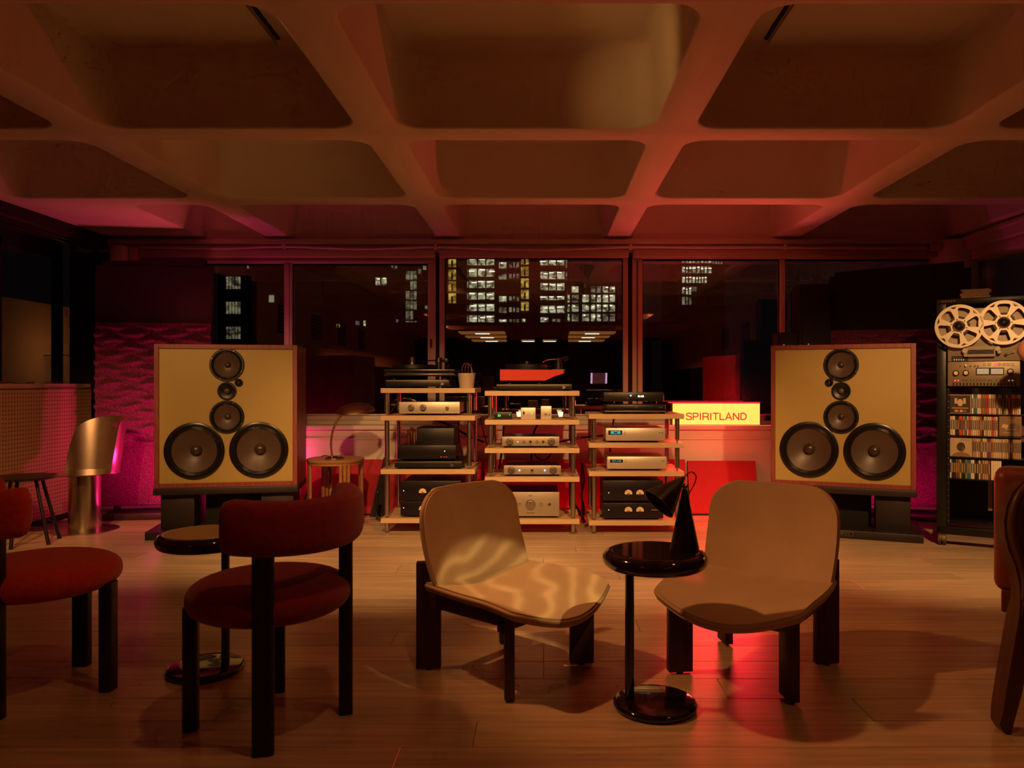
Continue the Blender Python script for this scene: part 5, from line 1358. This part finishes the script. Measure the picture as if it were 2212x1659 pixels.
    for px, py, rot, nm in ((2071.5, 704.5, 0.25, 'reel'), (2168.5, 696.5, 0.52, 'reel')):
        yq = -0.075
        cx_, cz = rk(px, py, yq); R = 0.1335
        rl = lp(nm, reel_bm(R, yq, cx_, cz, rot), Mreel, t, 40)
        b = nb(); Mx = Matrix.Translation((cx_, yq, cz)) @ Matrix.Rotation(PI / 2, 4, 'X')
        lathe(b, [(0.026, -0.002), (0.034, -0.002), (0.034, 0.006), (0.030, 0.008), (0.026, 0.006)], 36, Mx); lp('hub_ring', b, M_CHROME, rl, 40)
        b = nb(); lathe(b, [(0.0, -0.01), (0.026, -0.01), (0.026, 0.004), (0.010, 0.010), (0.006, 0.016), (0, 0.016)], 28, Mx); lp('hub_lock', b, M_BLACK, rl, 40)
        b = nb(); lathe(b, [(0, -0.042), (0.06, -0.042), (0.06, -0.004), (0.0, -0.004)], 36, Mx); lp('tape_pack', b, mat('tape_brown', (0.05, 0.02, 0.012), 0.4), rl, 40)
        b = nb(); lathe(b, [(0, -0.046), (R, -0.046), (R, -0.044), (0, -0.044)], 48, Mx); lp('rear_flange', b, MATS['deck_bronze'], rl, 40)
        for q in range(6):
            a = rot + q * PI / 3 + PI / 6
            c = Mx @ Vector((0.042 * math.cos(a), 0.042 * math.sin(a), 0.0))
            b = nb(); cyl(b, c, c + Vector((0, -0.0012, 0)), 0.0028, n=8); lp('rivet', b, M_BLACK, rl)
reel_deck()
# --- rows of discs
SP = {'cream': (0.62, 0.50, 0.34), 'white': (0.72, 0.66, 0.52), 'tan': (0.42, 0.29, 0.17), 'black': (0.02, 0.016, 0.016), 'red': (0.55, 0.05, 0.04), 'green': (0.16, 0.26, 0.08),
      'brown': (0.16, 0.07, 0.04), 'blue': (0.04, 0.14, 0.22), 'purple': (0.16, 0.06, 0.16), 'orange': (0.6, 0.22, 0.06), 'gold': (0.45, 0.32, 0.10)}
MSP = {k: mat('spine_' + k, v, 0.45) for k, v in SP.items()}
M_TRAY = mat('disc_tray', (0.05, 0.035, 0.03), 0.4)
ROWS = [(852.5, 893, 2052, (2099, 2205), 'first', ['cream', 'white', 'cream', 'tan', 'white', 'black', 'green', 'cream', 'red', 'white', 'orange', 'cream']),
        (899, 939.5, 2050, (2050, 2157), 'second', ['white', 'cream', 'tan', 'brown', 'black', 'cream', 'blue', 'tan', 'cream', 'red', 'tan', 'cream']),
        (945.5, 985.5, 2052, (2101, 2208), 'third', ['cream', 'tan', 'cream', 'tan', 'brown', 'cream', 'gold', 'cream', 'purple', 'orange', 'tan']),
        (992, 1032, 2050, (2050, 2140), 'fourth', ['white', 'brown', 'black', 'cream', 'brown', 'purple', 'tan', 'black', 'brown', 'cream', 'blue', 'white'])]
DISC = {}
def disc_mesh(w, h, col, band):
    key = (round(w, 4), col, band)
    if key in DISC: return DISC[key]
    bm = nb(); bx(bm, 0, w * 0.86, 0, 0.125, 0, h, 0.0006, 1)
    me = mesh_of(bm, 'disc_case', MSP[col], False); DISC[key] = me
    return me
def spine_mesh(w, h, col):
    key = ('s', round(w, 4), col)
    if key not in DISC: DISC[key] = mesh_of(bx(nb(), w * 0.18, w * 0.68, -0.0008, 0.0005, h * 0.30, h * 0.80), 'spine_title', M_INK if col not in ('black', 'brown', 'purple', 'blue') else MSP['tan'], False)
    return DISC[key]
rr = random.Random(3)
CNT = {}
ORD = ('first', 'second', 'third', 'fourth', 'fifth', 'sixth', 'seventh', 'eighth', 'ninth', 'tenth', 'eleventh', 'twelfth', 'thirteenth', 'fourteenth')
OFF = 0.035
for zt_, zb_, pxl, (pa, pb), rowname, cols in ROWS:
    zt = rk(pxl, zt_, OFF)[1]; zb = rk(pxl, zb_, OFF)[1]; h = 0.121
    part('disc_shelf', bx(nb(), 0.055, RW - 0.055, 0.02, 0.20, zb - 0.008, zb - 0.0005, 0.001), M_RACK, tr)
    x = rk(pa, 900, OFF)[0]; xe = rk(pb, 900, OFF)[0]
    i = 0
    while x < xe - 0.004:
        w = rr.choice((0.0095, 0.0105, 0.0105, 0.0115)); 
        if rowname == 'second' and i == 5: col, w = 'red', 0.021
        elif rowname == 'second' and i in (2,): col, w = 'white', 0.014
        elif rowname == 'fourth' and i == 0: col, w = 'white', 0.016
        else: col = cols[(i + (rr.random() < 0.3)) % len(cols)] if rr.random() < 0.8 else rr.choice(list(SP))
        hh = h - rr.choice((0, 0, 0.002, 0.004))
        o = bpy.data.objects.new('disc_case', disc_mesh(w, h, col, 0)); COL.objects.link(o)
        dy = rr.choice((0, 0, 0.002, -0.002))
        o.location = TO + Vector((TU.x * x + TV.x * (OFF + dy), TU.y * x + TV.y * (OFF + dy), zb)); o.rotation_euler = (0, 0, TA)
        wide = ' wide' if w > 0.013 else ''
        CNT[col, rowname] = CNT.get((col, rowname), 0) + 1
        o['label'] = '%s %s-spined%s disc case from the left in the %s row of the tape-deck rack' % (ORD[CNT[col, rowname] - 1], col, wide, rowname)
        o['category'] = 'disc case'; o['group'] = '%s row disc cases' % rowname
        FR[o] = Matrix.Translation(o.location) @ Matrix.Rotation(TA, 4, 'Z')
        sp = bpy.data.objects.new('spine_title', spine_mesh(w, h, col)); COL.objects.link(sp); sp.parent = o
        x += w; i += 1
# face-out sleeves
def sleeve(pa, pb, ya, yb, label, bg, frame, shapes):
    xa, zt = rk(pa, ya, 0.020); xb, _ = rk(pb, ya, 0.020); zb = rk(pa, yb, 0.020)[1] + 0.0005
    o = Vector((xa, 0.020, zb)); w, h = xb - xa, zt - zb
    loc = TO + Vector((TU.x * o.x + TV.x * o.y, TU.y * o.x + TV.y * o.y, o.z))
    t = thing('album_sleeve', label, 'album sleeve', loc, TA, 'face-out album sleeves')
    part('case', bx(nb(), 0, w, 0, 0.010, 0, h, 0.0006, 1), frame, t)
    part('cover_print', bx(nb(), 0.003, w - 0.003, -0.0008, 0.001, 0.003, h - 0.003), bg, t)
    for nm, poly, m in shapes:
        b = nb(); f = b.faces.new([b.verts.new((w * x, -0.0010, h * z)) for x, z in poly])
        r = bmesh.ops.extrude_face_region(b, geom=[f]); [setattr(g.co, 'y', -0.0004) for g in r['geom'] if isinstance(g, bmesh.types.BMVert)]
        part(nm, b, m, t, False)
def blob(cx_, cz, rx, rz, n=18, a0=0, a1=2 * PI): return [(cx_ + rx * math.cos(a0 + (a1 - a0) * i / n), cz + rz * math.sin(a0 + (a1 - a0) * i / n)) for i in range(n if a1 - a0 > 6 else n + 1)]
bar = lambda x0, x1, z0, z1: [(x0, z0), (x1, z0), (x1, z1), (x0, z1)]
M_INKD = mat('print_dark', (0.030, 0.018, 0.014), 0.5); M_INKL = mat('print_pale', (0.55, 0.40, 0.26), 0.5); M_INKM = mat('print_mid', (0.22, 0.13, 0.075), 0.5); M_SKIN = mat('print_tan', (0.40, 0.26, 0.15), 0.5)
sleeve(2051, 2097.5, 852.5, 893, 'dark pale-framed sleeve with a pale head and raised hands, first row', M_INKD, MSP['cream'],
       [('print_head', blob(0.5, 0.58, 0.13, 0.20), M_INKL), ('print_hand', bar(0.24, 0.36, 0.52, 0.82), M_INKL), ('print_hand', bar(0.64, 0.76, 0.52, 0.82), M_INKL), ('print_caption', bar(0.12, 0.88, 0.27, 0.31), M_INKL), ('print_strip', bar(0.24, 0.42, 0.08, 0.2), MSP['orange']), ('print_strip', bar(0.48, 0.62, 0.08, 0.2), M_INKL), ('print_strip', bar(0.66, 0.78, 0.08, 0.2), M_INKM)])
sleeve(2158, 2207, 899, 942, 'brown sleeve showing a seated figure in a shirt, second row', M_INKM, M_INKM,
       [('print_torso', [(0.35, 0.15), (0.9, 0.15), (0.95, 0.5), (0.75, 0.66), (0.5, 0.62), (0.38, 0.4)], mat('print_shirt', (0.14, 0.085, 0.05), 0.5)), ('print_head', blob(0.56, 0.76, 0.10, 0.15), M_SKIN), ('print_page', [(0.1, 0.45), (0.36, 0.38), (0.42, 0.55), (0.18, 0.62)], M_INKL), ('print_caption', bar(0.28, 0.75, 0.33, 0.36), M_INKL), ('print_caption', bar(0.18, 0.86, 0.17, 0.20), M_INKL)])
sleeve(2052, 2100, 945.5, 985.5, 'tan sleeve with a dark-haired head and shoulders, third row', mat('print_ground', (0.46, 0.34, 0.20), 0.5), MSP['tan'],
       [('print_shoulders', blob(0.5, 0.0, 0.42, 0.24, 16, 0, PI), M_INKM), ('print_hair', blob(0.5, 0.52, 0.19, 0.25), M_INKD), ('print_head', blob(0.5, 0.42, 0.14, 0.22), M_SKIN), ('print_caption', bar(0.46, 0.88, 0.86, 0.93), mat('print_bluegrey', (0.25, 0.28, 0.25), 0.5))])
# box of white booklets at the end of the fourth row, pile of records on top, slot plate below
xa, _ = rk(2141, 992, OFF); zb = rk(2050, 1032, OFF)[1]
loc = TO + Vector((TU.x * xa + TV.x * OFF, TU.y * xa + TV.y * OFF, zb))
t = thing('boxed_set', 'plain white boxed set at the end of the fourth disc row', 'box set', loc, TA)
for k in range(5): part('booklet', bx(nb(), 0.011 * k, 0.011 * k + 0.0102, 0, 0.125, 0, 0.122, 0.0005, 1), MSP['white'], t)
for k in range(7):
    z = RH + 0.0085 * k; dx, dy, da = rr.uniform(-.006, .006), rr.uniform(-.006, .006), rr.uniform(-.05, .05)
    p = TO + Vector((TU.x * (0.21 + dx) + TV.x * (0.12 + dy), TU.y * (0.21 + dx) + TV.y * (0.12 + dy), z))
    o = link(bpy.data.objects.new('flat_case', DISC.setdefault('flat', mesh_of(bx(nb(), -0.075, 0.085, -0.06, 0.06, 0, 0.0080, 0.0008, 1), 'flat_case', mat('kraft_card', (0.32, 0.17, 0.09), 0.5, noise=0.2, nscale=30), False))))
    o.location = p; o.rotation_euler = (0, 0, TA + da)
    o['label'] = 'brown flat case, %s of the pile on top of the tape-deck rack' % ('lowest', 'second from bottom', 'third from bottom', 'middle', 'third from top', 'second from top', 'topmost')[k]
    o['category'] = 'case'; o['group'] = 'pile of flat cases on the rack'
    FR[o] = Matrix.Translation(p)
xa, _ = rk(2134, 1040, 0.3); 
part('rear_strip', bx(nb(), xa, xa + 0.025, 0.30, 0.306, 0.20, 0.66), mat('strip_tan', (0.30, 0.16, 0.09), 0.5), tr)
part('back_panel', bx(nb(), 0.05, RW - 0.05, RD - 0.03, RD - 0.02, 0.12, 0.64), M_BLACKM, tr)
# globe lamp cut by the right edge
gp = at(2222, 757, 4.2)
gt = thing('globe_lamp', 'dusky pink globe lamp on a thin stem, cut off by the right edge', 'lamp', (gp.x + 0.02, 4.2, 0))
b = nb(); bmesh.ops.create_uvsphere(b, u_segments=32, v_segments=20, radius=0.072, matrix=Matrix.Translation((gp.x + 0.02, 4.2, gp.z))); part('globe', b, mat('pink_glass', (0.50, 0.24, 0.17), 0.25), gt, True, world=True)
b = nb(); cyl(b, (gp.x + 0.02, 4.2, 0.02), (gp.x + 0.02, 4.2, gp.z - 0.07), 0.008, n=12); part('stem', b, M_BLACK, gt, world=True)
b = nb(); lathe(b, [(0, 0), (0.11, 0), (0.11, 0.012), (0, 0.02)], 32, Matrix.Translation((gp.x + 0.02, 4.2, 0))); part('base', b, M_BLACK, gt, world=True)

# ---- dark cabinets standing behind the right loudspeaker, brass spikes on top of it
b = nb(); bx(b, fx(1722, 5.85), fx(1790, 5.85), 5.80, 5.98, 0.0, fz(615, 5.85), 0.012, 3)
o = solo('column_speaker', b, M_BLACKM, 'tall narrow black cabinet behind the right mustard loudspeaker', 'cabinet', (fx(1756, 5.85), 5.89, 0))
b = nb(); bx(b, fx(1728, 5.85), fx(1784, 5.85), 5.79, 5.803, 0.05, fz(622, 5.85), 0.004); part('grille', b, M_BLACKM, o, world=True)
b = nb(); bx(b, fx(1674, 5.9), fx(1720, 5.9), 5.84, 5.98, 0.0, fz(719, 5.9), 0.012, 3)
o = solo('black_cabinet', b, M_BLACKM, 'lower black cabinet beside the tall one behind the right loudspeaker', 'cabinet', (fx(1697, 5.9), 5.91, 0))
b = nb(); bx(b, fx(1677, 5.9), fx(1717, 5.9), 5.83, 5.843, 0.04, fz(723, 5.9), 0.004); part('grille', b, M_BLACKM, o, world=True)
for k, px in enumerate((1700, 1716, 1732, 1749, 1765)):
    p = at(px, 746, 5.22); lx = p.x - 1.995; zt = 0.330 + 0.955
    b = nb(); cyl(b, (p.x, 5.34 - lx * 0.40, zt), (p.x, 5.34 - lx * 0.40, zt + (0.020 if k in (1, 4) else 0.012)), 0.012, 0.008, 14)
    solo('brass_cone', b, M_BRASS, '%s small brass cone on top of the right mustard loudspeaker' % ('leftmost', 'second', 'middle', 'fourth', 'rightmost')[k], 'cone', (p.x, 5.34 - lx * 0.40, zt), 30, 'brass cones on the right loudspeaker')
# pink cable under the right loudspeaker
b = nb(); tube(b, [at(1868, 1055, 5.5), at(1855, 1075, 5.5), at(1838, 1098, 5.45), at(1815, 1113, 5.4), at(1800, 1120, 5.4)], 0.004, 6)
solo('cable', b, mat('pink_cable', (0.45, 0.10, 0.16), 0.5), 'pink speaker cable drooping under the right mustard loudspeaker', 'cable', smooth=True)

# ================================================================== THE CITY OUTSIDE
def lit(name, c0, c1, s0, scale):
    """lit interior behind a far window: uneven lamps and furniture"""
    if name in MATS: return MATS[name]
    m = bpy.data.materials.new(name); m.use_nodes = True
    nt = m.node_tree; p = nt.nodes['Principled BSDF']; p.inputs['Base Color'].default_value = (0.02, 0.02, 0.02, 1); m.cycles.emission_sampling = 'NONE'
    tc = nt.nodes.new('ShaderNodeTexCoord'); mp = nt.nodes.new('ShaderNodeMapping'); mp.inputs['Scale'].default_value = (1.0, 1.0, 1.6)
    n = nt.nodes.new('ShaderNodeTexNoise'); n.inputs['Scale'].default_value = scale; n.inputs['Detail'].default_value = 5; n.inputs['Roughness'].default_value = 0.7
    r = nt.nodes.new('ShaderNodeValToRGB'); r.color_ramp.elements[0].position = 0.42; r.color_ramp.elements[1].position = 0.60
    r.color_ramp.elements[0].color = (*c0, 1); r.color_ramp.elements[1].color = (*c1, 1)
    nt.links.new(tc.outputs['Object'], mp.inputs[0]); nt.links.new(mp.outputs[0], n.inputs['Vector']); nt.links.new(n.outputs['Fac'], r.inputs['Fac'])
    nt.links.new(r.outputs['Color'], p.inputs['Emission Color']); p.inputs['Emission Strength'].default_value = s0
    MATS[name] = m
    return m
L_OFF = lit('lit_office', (0.05, 0.04, 0.015), (0.80, 0.78, 0.46), 0.80, 2.6)
L_DIM = lit('lit_office_dim', (0.03, 0.02, 0.01), (0.45, 0.40, 0.25), 0.6, 1.8)
L_YEL = lit('lit_stair', (0.16, 0.09, 0.01), (0.85, 0.60, 0.10), 0.80, 1.4)
L_FLAT = lit('lit_flat', (0.05, 0.05, 0.02), (0.40, 0.40, 0.22), 0.6, 1.0)
L_LAMP = emis('tube_lamp', (1.0, 1.0, 0.80), 1.6)
M_FACADE = mat('night_facade', (0.020, 0.014, 0.014), 0.8)
rc = random.Random(11)
def building(name, label, Y, rect, wins):
    x0, x1 = fx(rect[0], Y), fx(rect[1], Y); zt = fz(rect[2], Y); zb = -1.6
    t = thing(name, label, 'building', ((x0 + x1) / 2, Y, zb))
    part('facade', bx(nb(), x0, x1, Y, Y + 8, zb, zt), M_FACADE, t, world=True)
    # floor bands
    for wn in wins:
        a, c, ya, yb, m, nm = wn
        xa, xb, za, zc = fx(a, Y), fx(c, Y), fz(yb, Y), fz(ya, Y)
        w = part('window', bx(nb(), xa, xb, Y - 0.10, Y + 0.05, za, zc), m, t, False, world=True)
        for k in range(1, nm):
            xm = xa + (xb - xa) * k / nm
            part('mullion', bx(nb(), xm - 0.05, xm + 0.05, Y - 0.16, Y - 0.08, za, zc), M_FACADE, w, False, world=True)
        if m is L_OFF:
            for k in range(max(1, nm)):
                xc = xa + (xb - xa) * (k + rc.uniform(0.25, 0.75)) / max(1, nm); l = min(0.22, (xb - xa) * 0.12)
                zl = zc - (zc - za) * rc.uniform(0.12, 0.35)
                part('tube_light', bx(nb(), xc - l, xc + l, Y - 0.13, Y - 0.09, zl - 0.035, zl + 0.035), L_LAMP, w, False, world=True)
        if m is L_YEL:
            part('stair_flight', bx(nb(), (xa + xb) / 2 - 0.07, (xa + xb) / 2 + 0.07, Y - 0.14, Y - 0.09, za, zc - (zc - za) * 0.3), M_FACADE, w, False, world=True)
    return t
wins = []
for ya in (532, 556, 583, 608, 634): wins.append((969, 985, ya, ya + 21, L_YEL, 1))
for i, (ya, yb) in enumerate(((531, 549), (556, 573), (581, 597.5), (607, 622), (632, 647), (657, 672), (682, 698))):
    wins.append((1014, 1067.5, ya, yb, L_OFF, 3)); wins.append((1009, 1012, ya + 2, yb, L_DIM, 1))
for i, (ya, yb) in enumerate(((567, 580), (592, 604), (640, 652), (664, 676), (690, 702))):
    wins.append((1078, 1094, ya, yb, L_OFF if i in (0, 2, 4) else L_DIM, 1)); wins.append((1100, 1121, ya, yb - 2, L_DIM, 3))
for ya, yb in ((528, 545), (552, 571), (577, 596), (602, 621), (627, 646), (652, 671), (702, 714)): wins.append((1125.5, 1142, ya, yb, L_YEL, 1))
wins.append((1128, 1135, 689, 699, L_OFF, 1))
for ya, yb in ((536, 552), (562.5, 573), (587, 603), (612, 627), (640, 648), (661, 676)): wins.append((1167.5, 1219, ya, yb, L_OFF, 3))
wins.append((1167.5, 1184, 686, 701, L_OFF, 1)); wins.append((1193, 1210, 689, 700, L_DIM, 2)); wins.append((1222, 1225, 562, 580, L_DIM, 1)); wins.append((1222, 1225, 588, 604, L_DIM, 1))
building('office_tower', 'lit office tower with yellow stair columns, seen through the middle window', 60.0, (962, 1228, 380, 712), wins)
wins = []
for ya, yb in ((619, 632), (637, 653), (658, 673), (678.5, 694), (699, 714)):
    for a, c in ((1226, 1230.5), (1235, 1249.5), (1258, 1272), (1276.5, 1298), (1302, 1328)):
        if ya == 619 and (a < 1234 or a == 1258): continue
        wins.append((a, c, ya, yb, L_OFF if rc.random() < 0.75 else L_DIM, 2 if c - a > 18 else 1))
building('office_block', 'lower lit office block right of the tower in the middle window', 50.0, (1228, 1334, 612, 760), wins)
wins = []
for i, (ya, yb) in enumerate(((552, 568), (576, 590), (598, 611), (620, 636), (642, 658))):
    wins.append((1473.5, 1493, ya, yb, L_OFF if i < 4 else L_DIM, 3)); 
    if i < 3: wins.append((1496, 1536 - 10 * (i == 2), ya, yb, L_OFF, 5))
    elif i == 3: wins.append((1496, 1504, ya, ya + 10, L_DIM, 1))
wins.append((1538, 1560, 556, 570, L_DIM, 4))
building('high_rise', 'lit high-rise seen in the fourth window, above the sign', 62.0, (1462, 1566, 400, 662), wins)
wins = []
for i in range(6):
    ya = 586 + 21.5 * i
    for a, c in ((877, 885), (887, 892), (894, 900)):
        if rc.random() < 0.9: wins.append((a, c, ya, ya + 18, L_FLAT if rc.random() < 0.75 else L_DIM, 1))
wins += [(812, 835, 600, 616, L_OFF, 2), (846, 858, 568, 580, L_DIM, 2), (914, 921, 572, 583, L_FLAT, 1), (904, 910, 582, 592, L_FLAT, 1), (786, 790, 692, 704, L_OFF, 1), (728, 734, 700, 707, L_YEL, 1), (769, 776, 694, 702, L_DIM, 1), (856, 860, 690, 706, L_DIM, 1), (918, 924, 660, 668, L_DIM, 1)]
building('apartment_block', 'dark apartment block with a few lit panes in the second window', 58.0, (640, 930, 540, 745), wins)
wins = []
for ya in (598, 652, 706):
    for k in range(5): wins.append((490 + 6.5 * k, 493.5 + 6.5 * k, ya, ya + 26, L_FLAT if (ya == 652 and k > 0) else L_DIM, 1))
wins += [(582, 592, 638, 653, L_FLAT, 1), (535, 538, 574, 580, L_DIM, 1)]
building('apartment_block', 'dark block with narrow upright windows in the first window', 46.0, (470, 612, 560, 800), wins)
# stand-in for the reflected rear ceiling: dark slab, glowing amber strips, black columns
def reflection_standin():
    t = thing('reflection_standin', 'dark stand-in with amber strips for the rear ceiling reflected low in the middle window', 'building', (0, 24, -1.5))
    part('roof_slab', bx(nb(), -4.2, 4.2, 20.5, 30, 2.62, 2.68), M_FACADE, t, world=True)
    part('back_wall', bx(nb(), -4.2, 4.2, 29.5, 29.7, -1.5, 2.6), M_FACADE, t, world=True)
    part('terrace_floor', bx(nb(), -6, 6, 19, 31, -1.6, -1.5), M_FACADE, t, world=True)
    Ma = emis('amber_reflection', (0.50, 0.17, 0.04), 0.42)
    for pa, pb in ((1000, 1094), (1120, 1154), (1172, 1206), (1228, 1322)):
        for k, yy in enumerate((23.2, 25.2, 27.4)):
            if pa in (1120, 1172) and k != 2: continue
            sh = (yy - 25) * 3
            b = nb(); bx(b, fx(pa, 24.5), fx(pb, 24.5), yy, yy + 0.9, 2.58, 2.62); q = part('ceiling_panel', b, Ma, t, False, world=True)
            xm = (fx(pa, 24.5) + fx(pb, 24.5)) / 2
            b = nb(); bx(b, xm - 0.22, xm + 0.22, yy + 0.35, yy + 0.45, 2.56, 2.58); part('reflected_strip', b, L_LAMP, q, False, world=True)
    for px0, px1 in ((1095, 1111), (1155, 1166), (1212, 1227)):
        b = nb(); bx(b, fx(px0, 21), fx(px1, 21), 20.9, 21.1, -1.5, 2.62); part('column', b, M_BLACKM, t, world=True)
reflection_standin()
# warm-lit terrace wall with a lamp beyond the left glazing
b = nb(); bx(b, -5.34, -5.2, 7.2, 9.2, -0.2, 1.86)
solo('terrace_wall', b, M_PLASTER, 'warm-lit terrace wall beyond the dark glazing above the counter', 'wall', (-5.27, 8.2, -0.2))
lp_ = at(163, 770, 7.95)
t = thing('wall_lantern', 'small glowing wall lantern beyond the left glazing', 'lamp', (lp_.x, 7.95, lp_.z - 0.05))
part('glass_bowl', lathe(nb(), [(0, 0.03), (0.02, 0.035), (0.032, 0.055), (0.0, 0.058)], 20, Matrix.Translation((0, 0, -0.0))), emis('lantern_glow', (1.0, 0.6, 0.2), 6.0), t, 40)
part('bracket', bx(nb(), -0.40, 0.0, -0.008, 0.008, 0.058, 0.066), M_BLACK, t)
# street ground far below, so that the blocks stand on something
b = nb(); bx(b, -60, 60, 7.5, 90, -1.75, -1.6)
struct('ground', b, mat('night_ground', (0.012, 0.010, 0.010), 0.9))
